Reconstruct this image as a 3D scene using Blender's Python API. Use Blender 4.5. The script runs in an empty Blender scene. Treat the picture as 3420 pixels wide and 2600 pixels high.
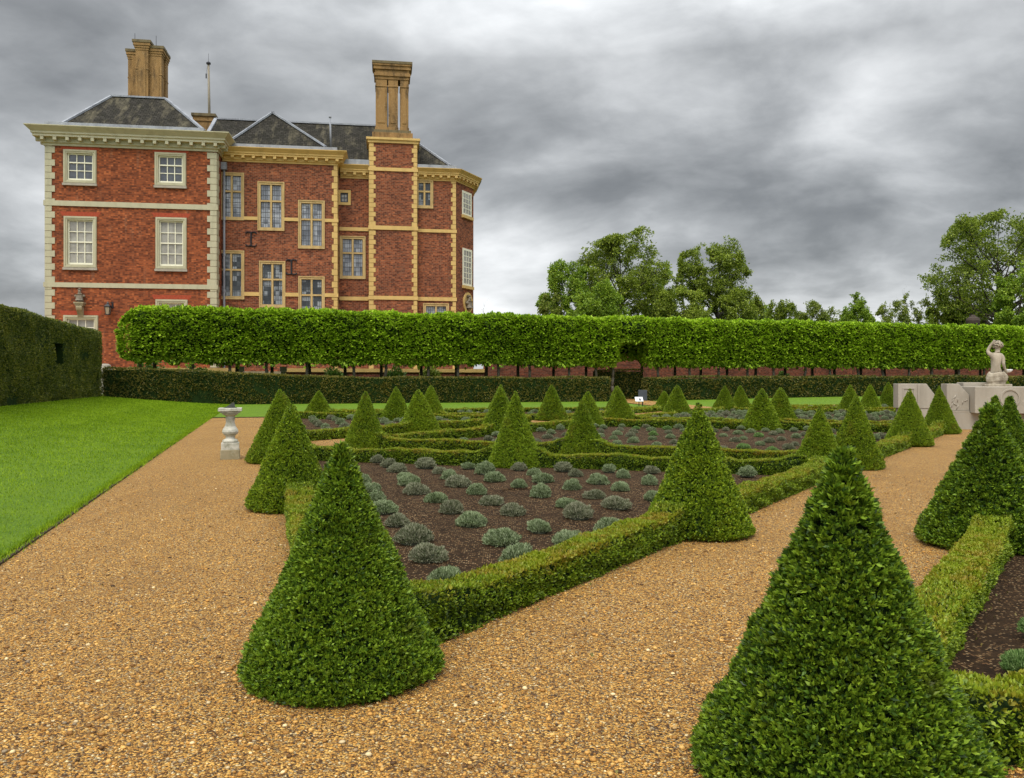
import bpy, math, random
import numpy as np
from mathutils import Vector, Matrix
R = math.radians
C = bpy.context.scene.collection
F, H, HV = 1800.0, 1.6, 820.0          # focal length / eye height / horizon row used while surveying the photograph

# ------------------------------------------------------------------ garden frame: a runs along the gravel walk, b across it
AX = np.array((-.2825, .9593)); BX = np.array((.9593, .2825)); O = np.array((-.95, 4.57))
ANG = math.atan2(BX[1], BX[0])
def W(a, b): p = O + a*AX + b*BX; return float(p[0]), float(p[1])
def AB(x, y): r = np.array((x, y)) - O; return float(r@AX), float(r@BX)
def sstep(x, lo, hi):
    t = np.clip((np.asarray(x, float)-lo)/(hi-lo), 0, 1); return t*t*(3-2*t)
def lawn_z(a, b):
    return (.035 + .55*np.clip((-np.asarray(b, float)-2.7)/7.2, 0, 1)**1.25*sstep(a, 2, 24) + .24*sstep(b, 22, 46)*sstep(a, 36, 51))
def hedge_base(b): return lawn_z(51, b)

# ------------------------------------------------------------------ object helpers
def tag(o, label=None, cat=None, group=None, kind=None):
    if label: o['label'] = label
    if cat: o['category'] = cat
    if group: o['group'] = group
    if kind: o['kind'] = kind
    return o
def empty(name, loc, rz=0, label=None, cat=None, group=None):
    o = bpy.data.objects.new(name, None); C.objects.link(o)
    o.location = loc; o.rotation_euler = (0, 0, rz); o.empty_display_size = .2
    return tag(o, label, cat, group)
def link(name, me, mat=None, parent=None):
    o = bpy.data.objects.new(name, me); C.objects.link(o)
    if mat is not None and not me.materials:
        for m in (mat if isinstance(mat, (list, tuple)) else [mat]): me.materials.append(m)
    if parent: o.parent = parent
    return o
def auto_uv(me):
    uv = me.uv_layers.new(name='UVMap').data
    for p in me.polygons:
        n = p.normal
        if abs(n.z) > .98: t, b = Vector((1, 0, 0)), Vector((0, 1, 0))
        else:
            t = Vector((0, 0, 1)).cross(n).normalized(); b = n.cross(t)
        for li in p.loop_indices:
            co = me.vertices[me.loops[li].vertex_index].co
            uv[li].uv = (co.dot(t), co.dot(b))
def np_mesh(name, V, Q, tint=None, mats=(), smooth=False, midx=None):
    """quads / tris from numpy arrays"""
    me = bpy.data.meshes.new(name); V = np.asarray(V, np.float32); Q = np.asarray(Q, np.int32); k = Q.shape[1]
    me.vertices.add(len(V)); me.vertices.foreach_set('co', V.ravel())
    me.loops.add(Q.size); me.loops.foreach_set('vertex_index', Q.ravel())
    me.polygons.add(len(Q)); me.polygons.foreach_set('loop_start', np.arange(0, Q.size, k, dtype=np.int32))
    me.update(calc_edges=True)
    if tint is not None:
        at = me.attributes.new('tint', 'FLOAT', 'FACE'); at.data.foreach_set('value', np.asarray(tint, np.float32))
    for m in mats: me.materials.append(m)
    if midx is not None: me.polygons.foreach_set('material_index', np.asarray(midx, np.int32))
    if smooth: me.polygons.foreach_set('use_smooth', np.ones(len(Q), bool))
    me.validate(); return me

class MB:
    def __init__(s): s.v, s.f = [], []
    def add(s, vs, fs):
        n = len(s.v); s.v += [tuple(map(float, p)) for p in vs]; s.f += [tuple(i+n for i in f) for f in fs]
    def quad(s, *p): s.add(p, [tuple(range(len(p)))])
    def box(s, x0, x1, y0, y1, z0, z1):
        s.add([(x0,y0,z0),(x1,y0,z0),(x1,y1,z0),(x0,y1,z0),(x0,y0,z1),(x1,y0,z1),(x1,y1,z1),(x0,y1,z1)],
              [(0,3,2,1),(4,5,6,7),(0,1,5,4),(1,2,6,5),(2,3,7,6),(3,0,4,7)])
    def prism(s, poly, z0, z1):
        n = len(poly)
        s.add([(x,y,z0) for x,y in poly]+[(x,y,z1) for x,y in poly],
              [tuple(range(n))[::-1], tuple(range(n,2*n))]+[(i,(i+1)%n,n+(i+1)%n,n+i) for i in range(n)])
    def frame(s, x0, x1, z0, z1, t, y0, y1, tb=None):
        tb = t if tb is None else tb
        s.box(x0, x0+t, y0, y1, z0, z1); s.box(x1-t, x1, y0, y1, z0, z1)
        s.box(x0+t, x1-t, y0, y1, z1-t, z1); s.box(x0+t, x1-t, y0, y1, z0, z0+tb)
    def lathe(s, cx, cy, prof, seg=24, rot=0):
        n = len(s.v); m = len(prof)
        for r, z in prof:
            for k in range(seg):
                a = rot+2*math.pi*k/seg; s.v.append((cx+r*math.cos(a), cy+r*math.sin(a), z))
        for i in range(m-1):
            for k in range(seg):
                s.f.append((n+i*seg+k, n+i*seg+(k+1)%seg, n+(i+1)*seg+(k+1)%seg, n+(i+1)*seg+k))
        s.f.append(tuple(n+k for k in range(seg))[::-1]); s.f.append(tuple(n+(m-1)*seg+k for k in range(seg)))
    def tube(s, p0, p1, r0, r1=None, seg=8):
        r1 = r0 if r1 is None else r1
        p0, p1 = Vector(p0), Vector(p1); d = (p1-p0).normalized()
        u = d.orthogonal().normalized(); w = d.cross(u); n = len(s.v)
        for p, r in ((p0, r0), (p1, r1)):
            for k in range(seg):
                a = 2*math.pi*k/seg; q = p+u*(r*math.cos(a))+w*(r*math.sin(a)); s.v.append(tuple(q))
        for k in range(seg): s.f.append((n+k, n+(k+1)%seg, n+seg+(k+1)%seg, n+seg+k))
        s.f.append(tuple(n+k for k in range(seg))[::-1]); s.f.append(tuple(n+seg+k for k in range(seg)))
    def beam(s, p0, p1, w, h):
        p0, p1 = Vector(p0), Vector(p1); d = (p1-p0).normalized()
        sd = d.cross(Vector((0,0,1)))
        sd = sd.normalized()*w/2 if sd.length > 1e-6 else Vector((w/2,0,0)); up = sd.cross(d).normalized()*h/2
        c = []
        for p in (p0, p1): c += [p-sd-up, p+sd-up, p+sd+up, p-sd+up]
        s.add(c, [(0,1,2,3)[::-1],(4,5,6,7),(0,1,5,4),(1,2,6,5),(2,3,7,6),(3,0,4,7)])
    def build(s, name, mat, parent=None, smooth=False, bevel=0):
        me = bpy.data.meshes.new(name); me.from_pydata(s.v, [], s.f); me.update()
        import bmesh
        bm = bmesh.new(); bm.from_mesh(me); bmesh.ops.recalc_face_normals(bm, faces=bm.faces[:]); bm.to_mesh(me); bm.free()
        auto_uv(me)
        if smooth:
            for p in me.polygons: p.use_smooth = True
        o = link(name, me, mat, parent)
        if bevel:
            b = o.modifiers.new('bevel', 'BEVEL'); b.width = bevel; b.segments = 2; b.limit_method = 'ANGLE'
        return o

# ------------------------------------------------------------------ materials
class Mat:
    def __init__(s, name):
        s.m = bpy.data.materials.new(name); s.m.use_nodes = True; s.t = s.m.node_tree
        s.b = s.t.nodes['Principled BSDF']; s.o = s.t.nodes['Material Output']
    def n(s, typ, ins=None, **kw):
        x = s.t.nodes.new(typ)
        for k, v in kw.items(): setattr(x, k, v)
        for k, v in (ins or {}).items(): s.set(x.inputs[k], v)
        return x
    def set(s, sock, v):
        if isinstance(v, bpy.types.NodeSocket): s.t.links.new(v, sock)
        else: sock.default_value = v
    def ramp(s, fac, stops, interp='LINEAR'):
        x = s.n('ShaderNodeValToRGB'); x.color_ramp.interpolation = interp; e = x.color_ramp.elements
        while len(e) < len(stops): e.new(.5)
        for q, (p, c) in zip(e, stops): q.position = p; q.color = (*c, 1) if len(c) == 3 else c
        s.set(x.inputs[0], fac); return x.outputs[0]
    def mix(s, fac, a, b, mode='MIX'):
        x = s.n('ShaderNodeMix', data_type='RGBA', blend_type=mode)
        s.set(x.inputs['Factor'], fac)
        for nm, v in (('A', a), ('B', b)):
            sk = [i for i in x.inputs if i.name == nm and i.type == 'RGBA'][0]
            s.set(sk, v if isinstance(v, bpy.types.NodeSocket) else (*v, 1))
        return [o for o in x.outputs if o.type == 'RGBA'][0]
    def math(s, op, a, b=None, clamp=False):
        x = s.n('ShaderNodeMath', operation=op, use_clamp=clamp); s.set(x.inputs[0], a)
        if b is not None: s.set(x.inputs[1], b)
        return x.outputs[0]
    def pos(s): return s.n('ShaderNodeNewGeometry').outputs['Position']
    def obj(s): return s.n('ShaderNodeTexCoord').outputs['Object']
    def uv(s): return s.n('ShaderNodeTexCoord').outputs['UV']
    def noise(s, vec, scale, detail=4, rough=.55, out='Fac'):
        return s.n('ShaderNodeTexNoise', {'Vector': vec, 'Scale': scale, 'Detail': detail, 'Roughness': rough}).outputs[out]
    def scale(s, vec, v): return s.n('ShaderNodeMapping', {'Vector': vec, 'Scale': v}).outputs[0]
    def bump(s, h, strength, dist):
        s.t.links.new(s.n('ShaderNodeBump', {'Height': h, 'Strength': strength, 'Distance': dist}).outputs[0], s.b.inputs['Normal'])
    def base(s, c, rough=.8, spec=.3):
        s.set(s.b.inputs['Base Color'], c if isinstance(c, bpy.types.NodeSocket) else (*c, 1))
        s.set(s.b.inputs['Roughness'], rough); s.b.inputs['Specular IOR Level'].default_value = spec
        return s.m

def leaf_mat(name, stops, tipcol=None, trans=.3, rough=.5, spec=.35, patch=.5, patchscale=1.6, brown=None):
    """leaves: colour differs leaf by leaf (random per island) and patch by patch; 'tint' marks new/browned tips"""
    M = Mat(name); g = M.n('ShaderNodeNewGeometry')
    nz = M.noise(g.outputs['Position'], patchscale, 3)
    f = M.math('ADD', M.math('MULTIPLY', g.outputs['Random Per Island'], 1-patch), M.math('MULTIPLY', nz, patch))
    f = M.math('ADD', f, M.math('MULTIPLY', M.math('SUBTRACT', M.n('ShaderNodeObjectInfo').outputs['Random'], .5), .14))
    col = M.ramp(f, stops)
    if brown:
        col = M.mix(M.ramp(M.noise(g.outputs['Position'], 2.9, 4, .6), [(.60, (0,0,0)), (.72, (.8,.8,.8))]), col, M.ramp(g.outputs['Random Per Island'], [(.2, tuple(x*.5 for x in brown)), (.8, brown)]))
    if tipcol:
        at = M.n('ShaderNodeAttribute', attribute_name='tint').outputs['Fac']
        tc = M.ramp(M.noise(g.outputs['Position'], 5.5, 3), [(.42, tipcol[0]), (.62, tipcol[1])])
        col = M.mix(at, col, tc)
    M.base(col, rough, spec)
    tr = M.n('ShaderNodeBsdfTranslucent', {'Color': M.mix(.35, col, (.25, .4, .02))})
    mx = M.n('ShaderNodeMixShader', {0: trans, 1: M.b.outputs[0], 2: tr.outputs[0]})
    M.t.links.new(mx.outputs[0], M.o.inputs['Surface']); return M.m

def brick_mat(name, c1, c2, dark, mortar, sx=.40, sy=.150, msz=.011):
    M = Mat(name); uv = M.uv()
    wob = M.n('ShaderNodeVectorMath', {0: uv, 1: M.n('ShaderNodeVectorMath', {0: M.noise(uv, 3, 2, out='Color'), 1: (.02, .016, 0)}, operation='MULTIPLY').outputs[0]}, operation='ADD').outputs[0]
    bt = M.n('ShaderNodeTexBrick', {'Vector': wob, 'Color1': (*c1, 1), 'Color2': (*c2, 1), 'Mortar': (*mortar, 1), 'Scale': 1, 'Mortar Size': msz, 'Mortar Smooth': .3, 'Bias': -.1, 'Brick Width': sx, 'Row Height': sy})
    cell = M.n('ShaderNodeTexWhiteNoise', {'Vector': M.n('ShaderNodeVectorMath', {0: wob, 1: (sx*.5, sy, 1)}, operation='SNAP').outputs[0]}, noise_dimensions='2D').outputs['Value']
    col = M.mix(M.math('MULTIPLY', M.math('GREATER_THAN', cell, .76), .55), bt.outputs['Color'], dark)
    col = M.mix(M.math('MULTIPLY', M.math('LESS_THAN', cell, .10), .6), col, (c1[0]*1.45, c1[1]*1.6, c1[2]*1.6))
    n1 = M.noise(M.scale(uv, (.7, .5, 1)), .8, 5, .62)
    col = M.mix(M.ramp(n1, [(.45, (0,0,0)), (.75, (.5,.5,.5))]), col, dark)
    n2 = M.noise(M.scale(uv, (1.6, .22, 1)), 1.3, 4, .6)
    col = M.mix(M.ramp(n2, [(.60, (0,0,0)), (.78, (.38,.38,.38))]), col, (.36, .22, .14))
    col = M.mix(bt.outputs['Fac'], col, M.mix(.55, col, mortar))
    n3 = M.noise(M.scale(uv, (1.1, 6.2, 1)), 1.0, 4, .65)
    col = M.mix(M.ramp(n3, [(.50, (0,0,0)), (.66, (.72,.72,.72))]), col, dark)
    M.bump(M.math('SUBTRACT', 1, bt.outputs['Fac']), .6, .02)
    return M.base(col, .9, .12)

def stone_mat(name, base, stain, stain2=None, sc=2.2, amt=.75, rough=.85, streak=True, bump=.25):
    M = Mat(name); p = M.obj()
    n = M.noise(M.scale(p, (1, 1, .3 if streak else 1)), sc, 6, .65)
    col = M.mix(M.ramp(n, [(.46, (0,0,0)), (.70, (amt,)*3)]), base, stain)
    if stain2: col = M.mix(M.ramp(M.noise(p, sc*3.1, 5, .7), [(.55, (0,0,0)), (.72, (.7,.7,.7))]), col, stain2)
    M.bump(M.noise(p, 30, 5, .7), bump, .02)
    return M.base(col, rough, .25)

def flat_mat(name, c, rough=.6, spec=.35, var=.12, sc=6):
    M = Mat(name); p = M.obj()
    col = M.mix(M.ramp(M.noise(p, sc, 5, .6), [(.35, (0,0,0)), (.7, (1,1,1))]), tuple(x*(1-var) for x in c), tuple(min(1, x*(1+var)) for x in c))
    return M.base(col, rough, spec)

def gravel_mat():
    M = Mat('gravel'); p = M.pos()
    pw = M.n('ShaderNodeVectorMath', {0: p, 1: M.n('ShaderNodeVectorMath', {0: M.noise(p, 30, 2, out='Color'), 1: (.02, .02, .02)}, operation='MULTIPLY').outputs[0]}, operation='ADD').outputs[0]
    v1 = M.n('ShaderNodeTexVoronoi', {'Vector': pw, 'Scale': 84.0, 'Randomness': 1.0}, voronoi_dimensions='2D')
    v2 = M.n('ShaderNodeTexVoronoi', {'Vector': pw, 'Scale': 150.0, 'Randomness': 1.0}, voronoi_dimensions='2D')
    stops = [(0, (.032,.014,.004)), (.18, (.115,.048,.010)), (.37, (.41,.185,.027)), (.58, (.60,.300,.050)), (.80, (.75,.445,.110)), (.91, (.17,.12,.07)), (1, (.88,.68,.34))]
    r1 = M.n('ShaderNodeSeparateColor', {0: v1.outputs['Color']}); r2 = M.n('ShaderNodeSeparateColor', {0: v2.outputs['Color']})
    big = M.math('GREATER_THAN', r1.outputs[1], .45)
    col = M.mix(big, M.ramp(r2.outputs[0], stops), M.ramp(r1.outputs[0], stops))
    hgt = M.math('SUBTRACT', 1.0, M.math('MULTIPLY', v1.outputs['Distance'], 1.0))
    hgt2 = M.math('SUBTRACT', .55, M.math('MULTIPLY', v2.outputs['Distance'], .8))
    hh = M.n('ShaderNodeMix', {0: big, 2: hgt2, 3: hgt}).outputs[0]
    gap = M.ramp(M.n('ShaderNodeMix', {0: big, 2: v2.outputs['Distance'], 3: v1.outputs['Distance']}).outputs[0], [(.40, (0,0,0)), (.68, (.85,.85,.85))])
    col = M.mix(gap, col, (.045, .024, .010))
    lg = M.math('ADD', M.math('MULTIPLY', M.noise(p, .55, 5, .6), .55), M.math('MULTIPLY', M.noise(M.n('ShaderNodeMapping', {'Vector': p, 'Rotation': (0, 0, R(16.4)), 'Scale': (2.2, .22, 1)}).outputs[0], 1.0, 5, .6), .45))
    col = M.mix(M.ramp(lg, [(.48, (0,0,0)), (.66, (.48,.48,.48))]), col, (.20, .098, .022))
    M.bump(hh, .9, .012)
    return M.base(col, .75, .35)

def soil_mat():
    M = Mat('soil'); p = M.pos()
    v = M.n('ShaderNodeTexVoronoi', {'Vector': p, 'Scale': 52.0}, voronoi_dimensions='2D'); r = M.n('ShaderNodeSeparateColor', {0: v.outputs['Color']})
    n = M.noise(p, 9, 6, .7)
    col = M.ramp(n, [(.3, (.019,.010,.004)), (.55, (.046,.025,.0105)), (.75, (.080,.046,.020))])
    chip = M.math('MULTIPLY', M.math('GREATER_THAN', r.outputs[0], .74), M.math('LESS_THAN', v.outputs['Distance'], .42))
    col = M.mix(M.math('MULTIPLY', chip, M.ramp(M.noise(p, 1.3, 3), [(.3, (.35,.35,.35)), (.65, (1,1,1))])), col, M.ramp(r.outputs[1], [(0, (.22,.11,.05)), (.5, (.30,.18,.08)), (1, (.50,.36,.20))]))
    M.bump(M.math('ADD', M.noise(p, 22, 6, .75), M.math('MULTIPLY', chip, .25)), 1, .05)
    return M.base(col, .95, .15)

def lawn_mat():
    M = Mat('lawn'); p = M.pos()
    fine = M.noise(M.scale(p, (1, .55, 1)), 38, 4, .75)
    col = M.ramp(fine, [(.28, (.040,.085,.003)), (.5, (.095,.180,.006)), (.72, (.165,.270,.012))])
    col = M.mix(M.ramp(M.noise(p, .8, 5, .6), [(.42, (0,0,0)), (.7, (.6,.6,.6))]), col, (.150, .240, .009))
    col = M.mix(M.ramp(M.noise(p, 2.6, 4, .6), [(.56, (0,0,0)), (.75, (.6,.6,.6))]), col, (.05, .115, .004))
    M.bump(fine, .9, .05)
    return M.base(col, .75, .2)

MT = {}
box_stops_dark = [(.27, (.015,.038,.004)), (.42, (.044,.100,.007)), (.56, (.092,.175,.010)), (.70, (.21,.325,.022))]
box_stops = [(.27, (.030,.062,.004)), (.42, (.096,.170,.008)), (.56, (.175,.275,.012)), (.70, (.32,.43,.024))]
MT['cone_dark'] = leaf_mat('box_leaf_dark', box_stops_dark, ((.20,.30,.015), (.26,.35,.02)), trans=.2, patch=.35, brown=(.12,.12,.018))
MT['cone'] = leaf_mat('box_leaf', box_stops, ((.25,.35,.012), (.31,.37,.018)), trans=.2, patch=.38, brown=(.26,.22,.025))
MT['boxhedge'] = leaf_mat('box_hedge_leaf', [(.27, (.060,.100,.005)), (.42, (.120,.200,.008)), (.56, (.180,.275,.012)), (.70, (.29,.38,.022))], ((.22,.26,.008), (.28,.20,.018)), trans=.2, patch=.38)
MT['yew'] = leaf_mat('yew_leaf', [(.28, (.022,.028,.005)), (.45, (.066,.076,.011)), (.58, (.125,.122,.018)), (.74, (.23,.175,.03))], trans=.15, patch=.55, patchscale=.8)
MT['yewtall'] = leaf_mat('tall_yew_leaf', [(.28, (.032,.045,.006)), (.45, (.098,.120,.012)), (.58, (.165,.180,.018)), (.74, (.28,.25,.03))], trans=.2, patch=.5, patchscale=.9)
MT['hornbeam'] = leaf_mat('hornbeam_leaf', [(.25, (.095,.18,.007)), (.40, (.24,.40,.013)), (.54, (.35,.54,.020)), (.70, (.47,.65,.04))], trans=.35, patch=.35, patchscale=.5)
MT['tree'] = leaf_mat('tree_leaf', [(.25, (.065,.095,.008)), (.42, (.145,.200,.015)), (.58, (.225,.290,.024)), (.74, (.33,.39,.045))], trans=.35, patch=.45, patchscale=.3)
MT['tree_fresh'] = leaf_mat('fresh_tree_leaf', [(.25, (.07,.13,.009)), (.42, (.165,.27,.016)), (.58, (.245,.36,.024)), (.74, (.34,.45,.045))], trans=.35, patch=.45, patchscale=.3)
MT['tree_olive'] = leaf_mat('olive_tree_leaf', [(.25, (.08,.11,.014)), (.42, (.15,.20,.022)), (.58, (.21,.26,.034)), (.74, (.29,.32,.06))], trans=.3, patch=.45, patchscale=.3)
MT['lavender'] = leaf_mat('lavender_leaf', [(.25, (.060,.085,.035)), (.42, (.160,.215,.100)), (.58, (.255,.315,.165)), (.74, (.39,.45,.27))], trans=.15, patch=.2, patchscale=6, rough=.8, spec=.1)
MT['lavender_brown'] = leaf_mat('lavender_leaf_brown', [(.25, (.062,.072,.036)), (.42, (.150,.175,.095)), (.58, (.235,.24,.150)), (.74, (.35,.34,.24))], trans=.12, patch=.2, patchscale=6, rough=.8, spec=.1)
MT['lavender_green'] = leaf_mat('lavender_leaf_green', [(.22, (.055,.11,.030)), (.42, (.12,.225,.06)), (.6, (.19,.31,.09)), (.78, (.28,.40,.15))], trans=.15, patch=.2, patchscale=6, rough=.8, spec=.1)
MT['shrub'] = leaf_mat('shrub_leaf', [(.22, (.03,.075,.012)), (.5, (.065,.14,.02)), (.78, (.12,.2,.035))], trans=.25)
MT['inner'] = flat_mat('painted_gap_shade', (.014, .028, .007), .95, .05, .3)  # solid core; its near-black colour paints in the shade between leaves
MT['grass'] = leaf_mat(spec=.12, rough=.8, name='grass_blade', stops=[(.25, (.062,.125,.003)), (.42, (.145,.248,.006)), (.58, (.21,.335,.010)), (.78, (.31,.43,.022))], trans=.3, patch=.4, patchscale=.9)
MT['bark'] = stone_mat('bark', (.055,.045,.032), (.028,.024,.018), (.09,.085,.055), 5)
MT['bark_pale'] = stone_mat('bark_pale', (.12,.105,.075), (.06,.055,.04), (.16,.16,.11), 5)
MT['gravel'] = gravel_mat(); MT['soil'] = soil_mat(); MT['lawn'] = lawn_mat()
MT['brick_red'] = brick_mat('brick_red', (.335,.092,.033), (.205,.056,.023), (.065,.022,.014), (.15,.078,.052))
MT['brick_brown'] = brick_mat('brick_brown', (.275,.080,.033), (.165,.046,.023), (.045,.017,.013), (.27,.175,.115), msz=.014)
MT['brick_wall'] = brick_mat('brick_garden_wall', (.25,.068,.036), (.16,.050,.030), (.07,.028,.02), (.24,.16,.12), .36, .125)
MT['arch_red'] = flat_mat('rubbed_red_brick', (.32,.062,.03), .9, .2, .2)
MT['trim_pale'] = stone_mat('pale_sage_paint', (.42,.39,.265), (.28,.26,.175), None, 1.5, .5, .7)
MT['trim_ochre'] = stone_mat('ochre_paint', (.54,.365,.13), (.35,.235,.08), None, 1.5, .55, .7)
MT['stone_win'] = stone_mat('weathered_ochre_stone', (.46,.325,.14), (.30,.20,.085), (.40,.35,.25), 2.5, .8)
MT['stone_chim'] = stone_mat('chimney_stone', (.265,.155,.058), (.055,.035,.017), (.36,.25,.12), 1.5, .92)
MT['stone_cap'] = stone_mat('lichened_stone', (.15,.115,.06), (.06,.05,.03), (.2,.19,.1), 2.5)
MT['slate'] = None
def slate():
    M = Mat('slate'); uv = M.uv()
    bt = M.n('ShaderNodeTexBrick', {'Vector': uv, 'Color1': (.048,.044,.037,1), 'Color2': (.026,.024,.020,1), 'Mortar': (.010,.010,.008,1), 'Scale': 1, 'Mortar Size': .022, 'Mortar Smooth': .2, 'Brick Width': .42, 'Row Height': .30})
    n = M.noise(M.scale(uv, (1.1, .28, 1)), .9, 6, .7)
    col = M.mix(M.ramp(n, [(.50, (0,0,0)), (.72, (.8,.8,.8))]), bt.outputs[0], (.165, .145, .095))
    col = M.mix(M.ramp(M.noise(uv, 1.7, 5, .7), [(.50, (0,0,0)), (.68, (.85,.85,.85))]), col, (.020, .020, .014))
    M.bump(M.math('SUBTRACT', 1, bt.outputs['Fac']), .7, .04)
    return M.base(col, .95, .08)
MT['slate'] = slate()
MT['lead'] = stone_mat('lead', (.27,.285,.315), (.14,.145,.165), (.38,.40,.42), 1.2, .8, .55)
MT['sash'] = flat_mat('cream_sash_paint', (.72,.69,.54), .5, .4, .06)
MT['iron'] = flat_mat('black_iron', (.012,.012,.016), .5, .4, .2)
MT['leadcame'] = flat_mat('lead_came', (.03,.032,.036), .5, .4, .2)
def glass(name, stops, sc=.9):
    M = Mat(name); p = M.obj()
    M.base(M.ramp(M.noise(p, sc, 3, .6), stops), .10, .6)
    M.bump(M.noise(p, 2.2, 2), .12, .08); return M.m
MT['glass_dark'] = glass('dark_glass', [(.35, (.018,.022,.030)), (.6, (.055,.062,.075))])
MT['glass_blind'] = glass('glass_over_blind', [(.35, (.20,.185,.155)), (.65, (.33,.315,.275))])
def leaded(name, stops):
    M = Mat(name); uv = M.uv()
    cell = M.n('ShaderNodeTexWhiteNoise', {'Vector': M.n('ShaderNodeVectorMath', {0: uv, 1: (.36, .46, 1)}, operation='SNAP').outputs[0]}, noise_dimensions='2D').outputs['Value']
    f = M.math('ADD', M.math('MULTIPLY', cell, .5), M.math('MULTIPLY', M.noise(uv, .6, 2), .55))
    M.base(M.ramp(f, stops), .12, .6)
    return M.m
MT['glass_lead'] = leaded('leaded_glass_grey', [(.3, (.085,.095,.115)), (.55, (.19,.205,.235)), (.8, (.34,.36,.39))])
MT['glass_lead_dark'] = leaded('leaded_glass_dark', [(.35, (.020,.025,.028)), (.55, (.06,.07,.075)), (.64, (.22,.24,.26)), (.85, (.30,.32,.33))])
MT['statue'] = stone_mat('statue_stone', (.36,.31,.235), (.13,.10,.07), (.46,.42,.34), 2.4, .85)
MT['plinth'] = stone_mat('plinth_stone', (.34,.305,.25), (.24,.21,.165), (.41,.375,.31), 1.6, .7, bump=.12)
MT['sundial'] = stone_mat('lichened_white_stone', (.50,.48,.41), (.22,.22,.15), (.14,.135,.10), 7, .9, streak=False)
MT['bust'] = stone_mat('bust_stone', (.21,.175,.13), (.09,.075,.06), (.28,.25,.19), 3, .8)
MT['step'] = stone_mat('mossy_step_stone', (.32,.27,.17), (.17,.15,.08), (.4,.37,.27), 2)
MT['bronze'] = flat_mat('aged_bronze', (.07,.075,.06), .5, .4, .3)
MT['rope'] = flat_mat('timber_pole', (.22,.19,.14), .6, .3, .12)
MT['board_dark'] = flat_mat('slate_board', (.055,.06,.075), .5, .3, .15)
MT['board_white'] = flat_mat('white_board', (.74,.74,.74), .5, .3, .05)
MT['blue'] = flat_mat('blue_paint', (.12,.30,.42), .5, .3, .15)

# ------------------------------------------------------------------ foliage scatter
def unit(a): return a/np.maximum(np.linalg.norm(a, axis=-1, keepdims=True), 1e-9)
def leaves(rng, P, N, k, ln, wd, out=.8, up=.35, spread=.7, tint=None, lift=0.0, flat=0.0):
    """k pointed leaves fanning from each point; ln may be an array (size per point)"""
    n = len(P); ln = np.broadcast_to(np.asarray(ln, float), (n,)); wd = np.broadcast_to(np.asarray(wd, float), (n,))
    P = np.repeat(P, k, 0); N = np.repeat(N, k, 0); L = np.repeat(ln, k)*rng.uniform(.7, 1.25, n*k); Wd = np.repeat(wd, k)*rng.uniform(.8, 1.2, n*k)
    D = unit(N*out + np.array((0, 0, up)) + rng.normal(0, spread, (n*k, 3)))
    S = unit(np.cross(D, unit(N*.6+rng.normal(0, .6, (n*k, 3)))))
    if flat:
        S0 = unit(np.cross(D, np.array((0, 0, 1.))+N*.35+rng.normal(0, .25, (n*k, 3)))); S0 *= np.sign((S*S0).sum(-1, keepdims=True)+1e-9); S = unit(S*(1-flat)+S0*flat)
    P = P + N*lift
    mid = P + D*(L*.5)[:, None]
    V = np.stack([P, mid-S*(Wd*.5)[:, None], P+D*L[:, None], mid+S*(Wd*.5)[:, None]], 1).reshape(-1, 3)
    Q = np.arange(n*k*4).reshape(-1, 4)
    T = np.zeros(n*k) if tint is None else np.repeat(tint, k)
    return V, Q, T
def merge(parts):
    Vs, Qs, Ts, Ms, o = [], [], [], [], 0
    for (V, Q, T, m) in parts:
        Vs.append(V); Qs.append(np.asarray(Q)+o); Ts.append(T); Ms.append(np.full(len(Q), m)); o += len(V)
    return np.concatenate(Vs), np.concatenate(Qs), np.concatenate(Ts), np.concatenate(Ms)
def grid_body(Vg):
    """grid of points (m,n,3) -> quads"""
    m, n = Vg.shape[:2]; I = np.arange(m*n).reshape(m, n)
    Q = np.stack([I[:-1, :-1], I[:-1, 1:], I[1:, 1:], I[1:, :-1]], -1).reshape(-1, 4)
    return Vg.reshape(-1, 3), Q

def lump(rng, n=26):
    """smooth random field on (angle, height)"""
    ks = rng.normal(0, 1, (n, 3)) * np.array((3, 3, 5)); ph = rng.uniform(0, 6.28, n)
    return lambda P: np.sin(P@ks.T+ph).sum(1)/n**.5

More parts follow.
